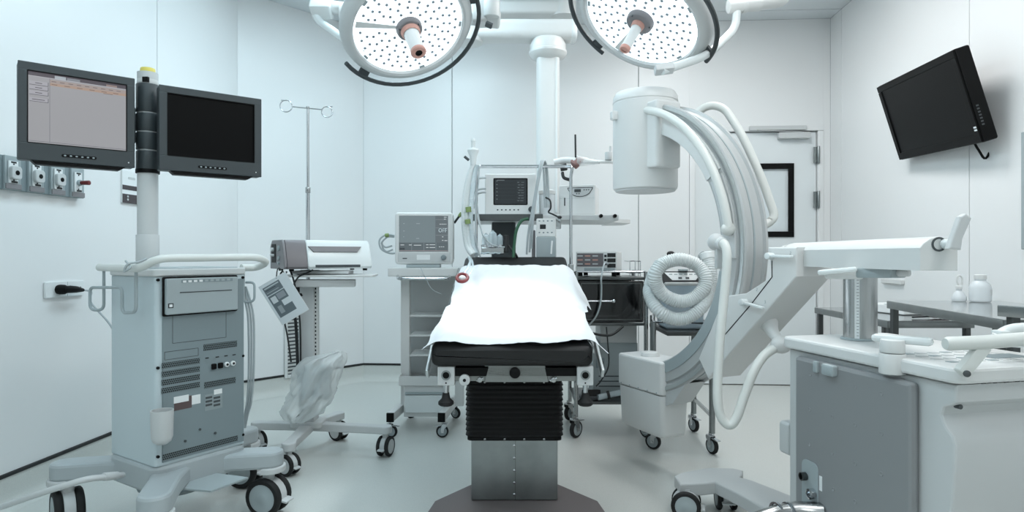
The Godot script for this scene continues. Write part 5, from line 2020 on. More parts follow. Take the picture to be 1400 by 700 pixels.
	var pe := part(s, "end_panel", M.panel_taupe)
	var xe := -L / 2 - .0085
	for v in [[.055, .10, .05, .05, "black"], [-.035, .105, .028, .028, "grey"], [-.03, .055, .022, .022, "grey"], [-.06, .03, .014, .014, "grey"]]:
		s = nb()
		if v[4] == "black": box(s, Vector3(xe, v[1] - .02, -v[0] * 0 + -.055), Vector3(.004, .095, .07), .001)
		else: cyl(s, Vector3(xe + .003, v[1], .035), Vector3(xe - .006, v[1], .035), v[2] / 2, -1, 14, .002)
		part(s, "connector", M.black if v[4] == "black" else M.mid_grey, pe)
	s = nb()
	cyl(s, Vector3(xe, .07, -.05), Vector3(xe - .02, .07, -.05), .007, -1, 10)
	cyl(s, Vector3(xe, .10, -.06), Vector3(xe - .012, .10, -.06), .010, -1, 10)
	part(s, "plug", M.label_white, pe)
	s = nb()
	var fz := DD / 2 - .028
	var tl := (Vector2(DD / 2 - .035, H - .02) - Vector2(DD / 2 - .004, .04)).normalized()
	var nb_ := Basis(Vector3.RIGHT, Vector3(0, tl.y, tl.x), Vector3(0, -tl.x, tl.y))
	var mid := Vector3(0, .094, DD / 2 - .0195)
	prism(s, PackedVector2Array([Vector2(-.11, .022), Vector2(-.085, -.008), Vector2(.15, -.008), Vector2(.175, .022)]), Transform3D(nb_, mid + Vector3(0, 0, 0)), -.004, .004, .001)
	part(s, "grip_recess", M.panel_taupe)
	s = nb()
	box(s, Vector3(.04, .014, DD / 2 - .004), Vector3(.24, .014, .012), .002)
	part(s, "output_slot", M.dark_grey)
	for v in [[-.19, .09], [.2, .09], [-.19, -.09], [.2, -.09]]:
		s = nb()
		cyl(s, Vector3(v[0], -.011, v[1]), Vector3(v[0], .001, v[1]), .012, -1, 10)
		part(s, "foot", M.black)
	# ---- drip stand clamped behind the cart
	var ivb := q(421, 0, 3.62)
	thing("drip_stand", "thin chrome drip stand with two ring hooks clamped behind the device cart", "drip stand", Vector3(ivb.x, 0, ivb.z))
	s = nb()
	cyl(s, Vector3(0, .40, 0), Vector3(0, l(420, 262, 3.62).y, 0), .0115, -1, 14)
	var tubep := part(s, "outer_tube", M.chrome)
	s = nb()
	cyl(s, Vector3(0, l(420, 262, 3.62).y, 0), Vector3(0, l(420, 148, 3.62).y, 0), .0085, -1, 14)
	part(s, "inner_tube", M.chrome)
	s = nb()
	cyl(s, Vector3(0, l(420, 264, 3.62).y, 0), Vector3(0, l(420, 256, 3.62).y, 0), .014, -1, 14, .002)
	cyl(s, Vector3(0, l(420, 149, 3.62).y, 0), Vector3(0, l(420, 145.5, 3.62).y, 0), .010, -1, 12, .002)
	part(s, "collar", M.steel)
	s = nb()
	tube(s, [l(399, 146, 3.62), l(420, 148, 3.62), l(441, 150, 3.62)], .0035, 6)
	part(s, "cross_bar", M.chrome)
	for v in [[391.5, 145.5, 8.0, -1], [447.5, 153.5, 7.2, 1]]:
		s = nb()
		var c := l(v[0], v[1], 3.62)
		var pts := []
		for k in 22:
			var an := TAU * k / 22
			pts.append(c + Vector3(cos(an) * v[2] * 3.62 / F, sin(an) * v[2] * 3.62 / F, sin(an * .5) * .01))
		tube(s, pts, .0032, 6, true)
		tube(s, [l(v[0], v[1] - v[2], 3.62), l(v[0] + v[3] * 7.0, v[1] - v[2] - .5, 3.62)], .0032, 6)
		part(s, "hook_ring", M.chrome)
	s = nb()
	bar(s, Vector3(0.0, .62, 0), Vector3(0.0, .62, .1492), .03, .03, .003)
	part(s, "clamp", M.steel)
func l_y(py: float, d: float) -> float:
	return CY - (py - 350.0) / F * d
# ---------------------------------------------------------------- trolley with patient monitor
func monitor_trolley() -> void:
	var s: SurfaceTool
	thing("monitor_trolley", "narrow white trolley with shelves, a drawer and chrome front rail", "trolley", q(573, 0, 3.85) * Vector3(1, 0, 1))
	var fl := lh(534, 600, .0)
	var fr := lh(604, 600, .0)
	var rl := lh(562, 571.5, .0)
	var rr := lh(623, 572, .0)
	# base beams with black end caps
	for v in [[fl, rl], [fr, rr]]:
		var a: Vector3 = v[0]
		var b: Vector3 = v[1]
		s = nb()
		bar(s, Vector3(a.x, .125, a.z), Vector3(b.x, .125, b.z), .04, .05, .003)
		var bm := part(s, "base_beam", M.white)
		s = nb()
		var f := (a - b).normalized()
		bar(s, Vector3(a.x, .125, a.z) + f * .001, Vector3(a.x, .125, a.z) + f * .016, .042, .052, .002)
		part(s, "end_cap", M.black, bm)
	caster(cur, fl + Vector3(0, 0, -.03), 1.3, .036, .10, M.chrome, M.mid_grey)
	caster(cur, fr + Vector3(0, 0, -.03), -1.5, .036, .10, M.chrome, M.mid_grey)
	caster(cur, rl, 2.0, .036, .10, M.chrome, M.mid_grey, false)
	caster(cur, rr, 1.0, .036, .10, M.chrome, M.mid_grey, false)
	var dz := 3.80
	# drawer box between the beams
	var a0 := l(552, 570, 3.78)
	var a1 := l(608, 527, 3.78)
	s = nb()
	box(s, Vector3((a0.x + a1.x) / 2, (a0.y + a1.y) / 2, a0.z - .15), Vector3(a1.x - a0.x, a1.y - a0.y, .30), .003)
	var db := part(s, "drawer_box", M.white)
	s = nb()
	var g0 := l(554, 564, 3.775)
	var g1 := l(607, 540, 3.775)
	box(s, Vector3((g0.x + g1.x) / 2, (g0.y + g1.y) / 2, g0.z), Vector3(g1.x - g0.x, g1.y - g0.y, .018), .003)
	var dr := part(s, "drawer", M.white_gloss, db)
	s = nb()
	box(s, Vector3((g0.x + g1.x) / 2, l(0, 537.5, 3.775).y, g0.z + .004), Vector3(g1.x - g0.x, .012, .02), .002)
	part(s, "drawer_lip", M.mid_grey, db)
	s = nb()
	var hy0 := l(0, 527, 3.78).y
	var hy1 := l(0, 514, 3.78).y
	var mx := (a0.x + a1.x) / 2
	var ww := a1.x - a0.x + .05
	for k in [-1, 1]: box(s, Vector3(mx + k * ww / 2, (hy0 + hy1) / 2, a0.z - .15), Vector3(.006, hy1 - hy0, .32), .001)
	box(s, Vector3(mx, (hy0 + hy1) / 2, a0.z + .008), Vector3(ww, hy1 - hy0, .006), .001)
	box(s, Vector3(mx, (hy0 + hy1) / 2, a0.z - .31), Vector3(ww, hy1 - hy0, .006), .001)
	box(s, Vector3(mx, hy0 + .003, a0.z - .15), Vector3(ww, .006, .32), .001)
	part(s, "open_tray", M.white)
	# posts and shelves
	var pt := l(0, 378, dz).y
	for px in [[548.0, 560.0, 3.86], [622.0, 634.0, 3.86]]:
		s = nb()
		var p0 := l(px[0], 400, px[2])
		var p1 := l(px[1], 400, px[2])
		box(s, Vector3((p0.x + p1.x) / 2, (pt + .14) / 2, p0.z - .02), Vector3(p1.x - p0.x, pt - .14, .05), .003)
		part(s, "post", M.white)
	for py in [432.0, 459.0, 486.0]:
		s = nb()
		var p0 := l(560, py, 3.86)
		var p1 := l(623, py, 3.86)
		box(s, Vector3((p0.x + p1.x) / 2, p0.y, p0.z - .12), Vector3(p1.x - p0.x, .012, .24), .002)
		part(s, "shelf", M.white)
	s = nb()
	var b0 := l(561, 480, 4.08)
	var b1 := l(622, 480, 4.08)
	box(s, Vector3((b0.x + b1.x) / 2, (pt + .3) / 2, b0.z), Vector3(b1.x - b0.x + .02, pt - .3, .006))
	part(s, "back_panel", M.light_grey)
	s = nb()
	var t0 := l(530, 372, 3.72)
	var t1 := l(628, 372, 3.72)
	box(s, Vector3((t0.x + t1.x) / 2, (l(0, 366.5, 3.72).y + l(0, 378, 3.72).y) / 2, t0.z - .19), Vector3(t1.x - t0.x, l(0, 366.5, 3.72).y - l(0, 378, 3.72).y, .38), .004)
	part(s, "table_top", M.white)
	s = nb()
	tube(s, fillet([l(544, 377, 3.74), l(544, 381, 3.64), l(614, 381, 3.64), l(614, 377, 3.74)], .03), .0095, 10)
	part(s, "front_rail", M.chrome)
	# ---- patient monitor
	var py0 := l_y(366.5, 3.72) + .001
	thing("patient_monitor", "white patient monitor reading OFF on the narrow trolley", "patient monitor", Vector3(q(580, 0, 3.78).x, py0, -3.80), deg_to_rad(4))
	var W := .345
	var H := .308
	s = nb()
	rboxy(s, Vector3(-.005, .010, -.02), Vector3(.20, .018, .14), .01, .002)
	part(s, "foot", M.mid_grey)
	s = nb()
	rbox(s, Vector3(0, .020 + H / 2, -.03), Vector3(W, H, .13), .022, .010)
	var hs := part(s, "housing", M.white)
	s = nb()
	box(s, Vector3(W / 2 - .002, .02 + H / 2, -.05), Vector3(.008, H * .8, .05), .002)
	part(s, "side_grip", M.mid_grey, hs)
	s = nb()
	box(s, Vector3(0, .020 + H * .135, .030), Vector3(W * .90, H * .19, .014), .004)
	var kp := part(s, "key_panel", M.light_grey)
	s = nb()
	cyl(s, Vector3(W * .33, .020 + H * .135, .036), Vector3(W * .33, .020 + H * .135, .056), .0155, .0145, 22, .003)
	part(s, "rotary_knob", M.panel_grey, kp)
	s = nb()
	box(s, Vector3(-.005, .020 + H * .135, .038), Vector3(.078, .03, .0012))
	var pl := part(s, "name_plate", M.label_white, kp)
	s = nb()
	box(s, Vector3(-W * .33, .020 + H * .115, .038), Vector3(.026, .006, .001))
	part(s, "status_light", M.dark_grey, kp)
	# screen print
	var im := Image.create(400, 310, false, Image.FORMAT_RGB8)
	im.fill(Color(.46, .52, .54))
	im.fill_rect(Rect2i(296, 0, 104, 310), Color(.39, .43, .45))
	im.fill_rect(Rect2i(0, 232, 400, 78), Color(.36, .40, .42))
	var wh := Color(.86, .90, .91)
	var dm := Color(.62, .67, .69)
	for y in [32, 104, 168]: im.fill_rect(Rect2i(298, y, 102, 2), dm)
	for v in [[330, 70, 12], [346, 70, 12], [362, 70, 12], [378, 70, 8], [326, 266, 10], [342, 266, 10], [358, 266, 10], [12, 250, 30], [80, 250, 24], [220, 248, 20], [248, 248, 46], [220, 272, 20], [248, 272, 46], [350, 180, 12], [350, 210, 12], [370, 212, 24], [366, 10, 22], [366, 26, 16], [140, 66, 30], [34, 66, 12], [34, 130, 12], [140, 194, 24], [34, 180, 8], [120, 252, 60]]: im.fill_rect(Rect2i(v[0], v[1], v[2], 5), wh if v[0] > 210 or v[1] > 240 else dm)
	for x in [102, 202, 300]: im.fill_rect(Rect2i(x, 234, 2, 66), dm)
	im.fill_rect(Rect2i(0, 300, 400, 4), Color(.65, .60, .60))
	im.fill_rect(Rect2i(6, 278, 40, 16), Color(.22, .25, .27))
	s = nb()
	face(s, Vector3(-.004, .020 + H * .59, .0358), W * .835, H * .69)
	var scr := part(s, "screen", img_mat(im, .25, .75))
	text("OFF", .030, Vector3(W * .315, .020 + H * .652, .0362), Basis.IDENTITY, M.white_print, scr)
	# leads plugged into its left side
	for v in [[[539, 322], [528, 321], [519, 328], [521, 340], [532, 346], [541, 346]], [[539, 324], [530, 324], [522, 332], [527, 338], [536, 336]], [[537, 341], [529, 344], [524, 340], [522, 331]]]:
		s = nb()
		var pts := []
		for p in v: pts.append(l(p[0], p[1], 3.80))
		tube(s, cr(pts, 6), .0055, 7)
		part(s, "lead", M.cable_grey)
	for v in [[526.5, 322, 531.5, 321.4]]:
		s = nb()
		cyl(s, l(v[0], v[1], 3.79), l(v[2], v[3], 3.79), .012, -1, 10, .001)
		part(s, "green_sleeve", M.tape_green)
	s = nb()
	cyl(s, l(621, 305, 3.85), l(629, 294, 3.85), .007, -1, 10)
	part(s, "lead", M.cable_dark)
	s = nb()
	cyl(s, l(627.5, 296, 3.85), l(631, 291, 3.85), .010, -1, 10)
	part(s, "green_sleeve", M.tape_green)
	s = nb()
	tube(s, cr([l(575, 366, 3.705), l(582, 380, 3.61), l(590, 395, 3.6), l(603, 402, 3.6)], 5), .002, 6)
	part(s, "thin_wire", M.cable_grey)
# ---------------------------------------------------------------- devices round the head of the table
func corrugated(s: SurfaceTool, pts: Array, r: float, pitch: float, n := 12) -> void:
	var len := 0.0
	var cum := [0.0]
	for i in range(1, pts.size()):
		len += pts[i].distance_to(pts[i - 1])
		cum.append(len)
	var m := int(len / pitch * 4)
	var out := []
	var rad := []
	var j := 0
	for i in m + 1:
		var t := len * i / m
		while j < cum.size() - 2 and cum[j + 1] < t: j += 1
		var f: float = clampf((t - cum[j]) / maxf(1e-6, cum[j + 1] - cum[j]), 0, 1)
		out.append(pts[j].lerp(pts[j + 1], f))
		rad.append(r * (1.0 + .085 * cos(TAU * i / 4.0)))
	tube(s, out, rad, n)
func anaesthesia() -> void:
	var s: SurfaceTool
	var sy := l_y(297.5, 3.78) + .0178
	# ---- vital signs monitor on the shelf
	var mc := q(698, 0, 3.86)
	thing("anaesthesia_monitor", "cream boxy monitor with dark trace screen on the pendant shelf", "patient monitor", Vector3(mc.x, sy, mc.z))
	var W := .312
	var H := .248
	s = nb()
	rbox(s, Vector3(0, H / 2 + .004, -.07), Vector3(W, H, .16), .010, .006)
	var hs := part(s, "housing", M.white)
	s = nb()
	for k in [-1, 1]: box(s, Vector3(k * .10, .003, -.07), Vector3(.03, .0055, .12))
	part(s, "foot", M.dark_grey)
	var im := Image.create(256, 180, false, Image.FORMAT_RGB8)
	im.fill(Color(.16, .19, .21))
	for i in 6:
		im.fill_rect(Rect2i(14, 16 + i * 26, 150, 1), Color(.30, .35, .37))
		im.fill_rect(Rect2i(14, 12 + i * 26, 10, 4), Color(.62, .66, .68))
	for i in 8:
		im.fill_rect(Rect2i(176, 16 + i * 19, 68, 1), Color(.38, .43, .45))
		im.fill_rect(Rect2i(182 + (i * 7) % 12, 22 + i * 19, 16, 3), Color(.60, .65, .67))
		im.fill_rect(Rect2i(214 - (i * 5) % 9, 22 + i * 19, 24, 3), Color(.52, .57, .6))
	im.fill_rect(Rect2i(20, 6, 60, 4), Color(.6, .64, .66))
	s = nb()
	rbox(s, Vector3(.0, H * .58, .0085), Vector3(W * .665, H * .66, .005), .006, .001)
	part(s, "screen_frame", M.black, hs)
	s = nb()
	face(s, Vector3(.0, H * .58, .0114), W * .62, H * .61)
	part(s, "screen", img_mat(im, .22, .5))
	for i in 6:
		s = nb()
		ball(s, Vector3(-.078 + i * .025, H * .135, .0105), Vector3(.0055, .0045, .002), 10)
		part(s, "button", M.dark_grey, hs)
	s = nb()
	cyl(s, Vector3(W * .40, H * .15, .009), Vector3(W * .40, H * .15, .028), .0175, .016, 22, .003)
	part(s, "rotary_knob", M.dark_grey, hs)
	for py in [243.0, 258.0, 263.0]:
		s = nb()
		tube(s, cr([l(664, py, 3.80), l(657, py + .5, 3.78), l(652, py + 4, 3.78), l(649, py + 22, 3.8)], 5), .006, 8)
		part(s, "lead", M.cable_grey)
	# ---- humidifier box
	var hb := q(789, 0, 3.90)
	thing("humidifier_unit", "pale boxy unit with curved control panel on the pendant shelf", "medical device", Vector3(hb.x, sy, hb.z), deg_to_rad(-14))
	s = nb()
	var hw := .225
	var hh := .185
	rbox(s, Vector3(0, hh / 2 + .004, -.09), Vector3(hw, hh, .20), .012, .006)
	var bx := part(s, "housing", M.white)
	s = nb()
	box(s, Vector3(0, hh * .58, .0095), Vector3(hw - .01, .0016, .001))
	part(s, "joint", M.mid_grey, bx)
	s = nb()
	for k in [-1, 1]: box(s, Vector3(k * .08, .0032, -.09), Vector3(.03, .0055, .15))
	part(s, "foot", M.dark_grey)
	s = nb()
	var arc := PackedVector2Array([Vector2(.078, .0), Vector2(-.078, .0)])
	for k in 9:
		var t := -1.0 + 2.0 * k / 8
		arc.append(Vector2(t * .076, -.058 * sqrt(maxf(0.0, 1.0 - t * t * .96)) ))
	prism(s, arc, Transform3D(Basis.IDENTITY, Vector3(0.02, hh - .012, .0095)), 0, .003)
	var cp := part(s, "control_panel", M.ink)
	s = nb()
	prism(s, inset(arc if false else rev(arc), .004), Transform3D(Basis.IDENTITY, Vector3(0.02, hh - .012, .0125)), 0, .001)
	part(s, "panel_face", M.light_grey, cp)
	s = nb()
	box(s, Vector3(.005, hh - .032, .0142), Vector3(.04, .018, .002))
	part(s, "display", M.dark_grey, cp)
	for k in 5:
		s = nb()
		ball(s, Vector3(.045 + (k % 3) * .014 - (k / 3) * .045, hh - .028 - (k / 3) * .022, .0142), Vector3(.004, .004, .002), 8)
		part(s, "button", M.dark_grey, cp)
	s = nb()
	box(s, Vector3(-.075, hh * .47, .0095), Vector3(.007, .05, .003), .001)
	part(s, "level_window", M.ink, bx)
	# ---- suction jar behind the hoses
	var jb := q(748, 0, 3.93)
	thing("suction_jar", "clear ribbed suction jar on the pendant shelf between monitor and boxy unit", "jar", Vector3(jb.x, sy, jb.z))
	s = nb()
	lathe(s, Transform3D(Basis.IDENTITY, Vector3(0, .001, 0)), [Vector2(0, 0), Vector2(.045, 0), Vector2(.048, .01), Vector2(.05, .13), Vector2(.048, .135)], 24)
	part(s, "jar_wall", M.jug)
	s = nb()
	lathe(s, Transform3D(Basis.IDENTITY, Vector3(0, .135, 0)), [Vector2(0, 0), Vector2(.053, 0), Vector2(.053, .02), Vector2(.03, .03), Vector2(0, .032)], 24)
	part(s, "lid", M.white)
	# ---- infusion pump hung below the shelf
	var pb := q(747, 0, 3.72)
	var p_top := l_y(299, 3.72)
	thing("infusion_pump", "grey and white infusion pump hanging below the pendant shelf", "infusion pump", Vector3(pb.x, l_y(353, 3.72), pb.z), deg_to_rad(-6))
	var phh := l_y(297, 3.72) - l_y(353, 3.72)
	s = nb()
	rbox(s, Vector3(0, phh * .74, 0), Vector3(.112, phh * .44, .09), .008, .004)
	var pu := part(s, "upper_case", M.white)
	s = nb()
	rbox(s, Vector3(0, phh * .27, .004), Vector3(.112, phh * .50, .10), .008, .004)
	var lo := part(s, "lower_case", M.mid_grey)
	s = nb()
	box(s, Vector3(-.018, phh * .76, .0455), Vector3(.034, .026, .002))
	part(s, "display", M.ink, pu)
	for i in 8:
		s = nb()
		ball(s, Vector3(-.038 + (i % 4) * .024, phh * (.62 if i < 4 else .90), .0455), Vector3(.006, .004, .002), 8)
		part(s, "button", M.panel_grey, pu)
	s = nb()
	bar(s, Vector3(.03, phh * .10, .056), Vector3(.036, phh * .42, .056), .010, .008, .002, Vector3(0, 0, 1))
	part(s, "door_lever", M.label_white, lo)
	s = nb()
	box(s, Vector3(-.075, phh * .35, 0), Vector3(.02, .16, .03), .004)
	part(s, "syringe_barrel", M.panel_taupe)
	s = nb()
	var yt := sy - .0345 - l_y(353, 3.72)
	cyl(s, Vector3(0, phh * .9, -.06), Vector3(0, yt, -.06), .012, -1, 10)
	bar(s, Vector3(.05, phh * .84, -.02), Vector3(.085, phh * .84, -.02), .03, .06, .004)
	part(s, "hanger", M.steel)
	# ---- absorber and valves at the table head
	var ab := q(674, 0, 3.68)
	var ay := pad_top(3.66)
	thing("breathing_valve_block", "clear domed breathing valves on a steel block at the head of the operating table", "valve block", Vector3(ab.x, ay + .017, ab.z + .02))
	s = nb()
	box(s, Vector3(0, .02, 0), Vector3(.13, .038, .06), .004)
	var vb := part(s, "block", M.steel)
	for v in [[-.04, .0, .024, .085], [.0, .01, .026, .10], [.04, -.005, .022, .08]]:
		s = nb()
		lathe(s, Transform3D(Basis.IDENTITY, Vector3(v[0], .039, v[1])), [Vector2(v[2], 0), Vector2(v[2], v[3] * .5), Vector2(v[2] * .8, v[3] * .8), Vector2(0, v[3])], 20)
		part(s, "clear_dome", M.tube_clear, vb)
		s = nb()
		lathe(s, Transform3D(Basis.IDENTITY, Vector3(v[0], .039, v[1])), [Vector2(v[2] * .5, 0), Vector2(v[2] * 1.15, .0), Vector2(v[2] * 1.15, .014), Vector2(v[2] * .5, .016)], 20)
		part(s, "valve_ring", M.chrome, vb)
		s = nb()
		cyl(s, Vector3(v[0], .04, v[1]), Vector3(v[0], .04 + v[3] * .6, v[1]), .005, -1, 8)
		part(s, "valve_stem", M.dark_steel, vb)
	s = nb()
	rboxy(s, Vector3(.075, .06, 0), Vector3(.03, .10, .04), .008, .004)
	part(s, "pressure_valve", M.cable_dark, vb)
	s = nb()
	tube(s, cr([Vector3(.09, .05, .02), Vector3(.11, .02, .03), Vector3(.13, .0, .04), Vector3(.14, -.02, .03)], 4), .007, 8)
	part(s, "black_lead", M.cable_dark, vb)
	s = nb()
	var lp := []
	for i in 24: lp.append(Vector3(-.01 + cos(TAU * i / 24) * .055, .006 + .003 * sin(i * 2.0), .055 + sin(TAU * i / 24) * .03))
	tube(s, lp, .0045, 6, true)
	part(s, "coiled_tube", M.tube_clear, vb)
	# ---- breathing circuit hung over the frame
	var bc := thing("breathing_circuit", "white corrugated breathing hoses with a mask connector hanging from the chrome frame", "breathing hose", q(648, 300, 3.70))
	for v in [[[650, 224], [644, 232], [639, 265], [638, 300], [642, 335], [649, 348]], [[652, 226], [649, 240], [645, 270], [644, 305], [647, 335], [652, 348]], [[648, 224], [641, 240], [635, 275], [634, 305], [638, 335], [646, 349]]]:
		s = nb()
		var pts := []
		for p in v: pts.append(l(p[0], p[1], 3.68 if p[1] < 345 else 3.62))
		corrugated(s, cr(pts, 8), .0145, .009, 10)
		part(s, "corrugated_hose", M.tube_clear if v[0][0] == 652 else M.hose_white)
	s = nb()
	lathe(s, Transform3D(Basis.IDENTITY, l(647, 226, 3.68)), [Vector2(.018, 0), Vector2(.02, .05), Vector2(.034, .085), Vector2(.03, .095), Vector2(.012, .10), Vector2(.011, .13), Vector2(.015, .14), Vector2(.010, .155), Vector2(0, .158)], 20)
	part(s, "mask_connector", M.hose_white)
	s = nb()
	cyl(s, l(641, 219, 3.66), l(635, 214, 3.66), .008, -1, 10)
	part(s, "sampling_port", M.dark_grey)
	for v in [[[655, 226], [654, 250], [650, 290], [651, 330], [657, 352]], [[652, 292], [660, 320], [672, 334], [690, 338]], [[650, 262], [655, 300], [661, 325], [668, 338]]]:
		s = nb()
		var pts := []
		for p in v: pts.append(l(p[0], p[1], 3.60 if p[1] > 300 else 3.65))
		tube(s, cr(pts, 6), .004, 7)
		part(s, "sample_line", M.cable_grey)
	for v in [[640, 283, 641, 290], [639, 300, 640, 306]]:
		s = nb()
		cyl(s, l(v[0], v[1], 3.655), l(v[2], v[3], 3.655), .016, -1, 12)
		part(s, "green_band", M.tape_green)
	# ---- hoses looped over the frame beside the monitor
	thing("monitoring_leads", "bundle of grey leads looped over the chrome frame beside the cream monitor", "cable", q(742, 227, 3.70))
	for v in [[[724, 345], [726, 310], [732, 265], [737, 235], [742, 220], [746, 228], [747, 255], [748, 284]], [[727, 340], [729, 300], [735, 255], [740, 232], [744, 220], [748, 230], [750, 262], [751, 284]], [[720, 348], [722, 320], [728, 285], [735, 245], [737, 231], [740, 220], [743, 230], [745, 284]]]:
		s = nb()
		var pts := []
		var past := false
		for p in v:
			if p[1] < 223: past = true
			pts.append(l(p[0], p[1], (3.735 if p[1] < 223 else (3.766 if past else 3.70))))
		tube(s, cr(pts, 6), .0058, 8)
		part(s, "lead", M.cable_grey)
	s = nb()
	tube(s, cr([l(722, 299, 3.66), l(713, 302, 3.64), l(706, 315, 3.62), l(703, 335, 3.6), l(702, 352, 3.58)], 6), .009, 10)
	part(s, "oxygen_hose", M.cable_green, null, "dark green hose")
	s = nb()
	tube(s, cr([l(746, 270, 3.68), l(752, 274, 3.67), l(753, 284, 3.67), l(750, 290, 3.68), l(756, 293, 3.66), l(764, 297, 3.64)], 5), .005, 8)
	ball(s, l(765, 297, 3.64), Vector3(.014, .010, .010), 10)
	part(s, "black_lead", M.cable_dark)
	# ---- jointed arm with a gloved clamp
	thing("jointed_arm", "white jointed holder arm with pinkish gloved clamp and upright dark rod", "holder arm", q(795, 220, 3.75))
	s = nb()
	tube(s, cr([l(758, 222, 3.86), l(772, 219, 3.84), l(788, 220, 3.80)], 5), .02, 12)
	var ja := part(s, "inner_link", M.white)
	s = nb()
	tube(s, cr([l(788, 220, 3.80), l(805, 221, 3.80), l(820, 222, 3.80)], 5), [.03, .034, .03, .028, .024, .02, .018, .016, .013, .011, .01], 12)
	part(s, "sleeve", M.film)
	s = nb()
	tube(s, [l(800, 221.5, 3.80), l(838, 221, 3.80)], .011, 10)
	part(s, "outer_link", M.white)
	s = nb()
	cyl(s, l(832, 219, 3.80), l(832, 208, 3.80), .022, -1, 16, .003)
	cyl(s, l(834, 209, 3.80), l(834.5, 200, 3.80), .006, -1, 8)
	part(s, "clamp_head", M.light_grey)
	var fn := FastNoiseLite.new()
	fn.seed = 4
	fn.frequency = 14
	s = nb()
	var rg := []
	for i in 10:
		var t := i / 9.0
		var g := PackedVector3Array()
		var c := l(lerpf(780, 799, t), 221 + 3 * sin(t * 5), 3.80)
		for k in 14:
			var an := TAU * k / 14
			var rr := .030 * sin(PI * clampf(t * .9 + .08, 0, 1)) * (1.0 + .6 * fn.get_noise_2d(k * .13, t))
			g.append(c + Vector3(0, cos(an), sin(an)) * rr)
		rg.append(g)
	skin(s, rg)
	part(s, "glove_wrap", M.skin_pink)
	s = nb()
	tube(s, [l(787, 216, 3.80), l(786.5, 184, 3.80)], .0055, 8)
	part(s, "rod", M.ink)
	s = nb()
	tube(s, cr([l(769, 236, 3.84), l(771, 243, 3.82), l(780, 246, 3.80)], 5), .010, 8)
	bar(s, l(766, 230, 3.84), l(775, 228, 3.84), .03, .04, .004)
	part(s, "nozzle", M.cable_dark)
func rev(p: PackedVector2Array) -> PackedVector2Array:
	var a := 0.0
	for i in p.size(): a += p[i].cross(p[(i + 1) % p.size()])
	var r := p.duplicate()
	if a < 0: r.reverse()
	return r
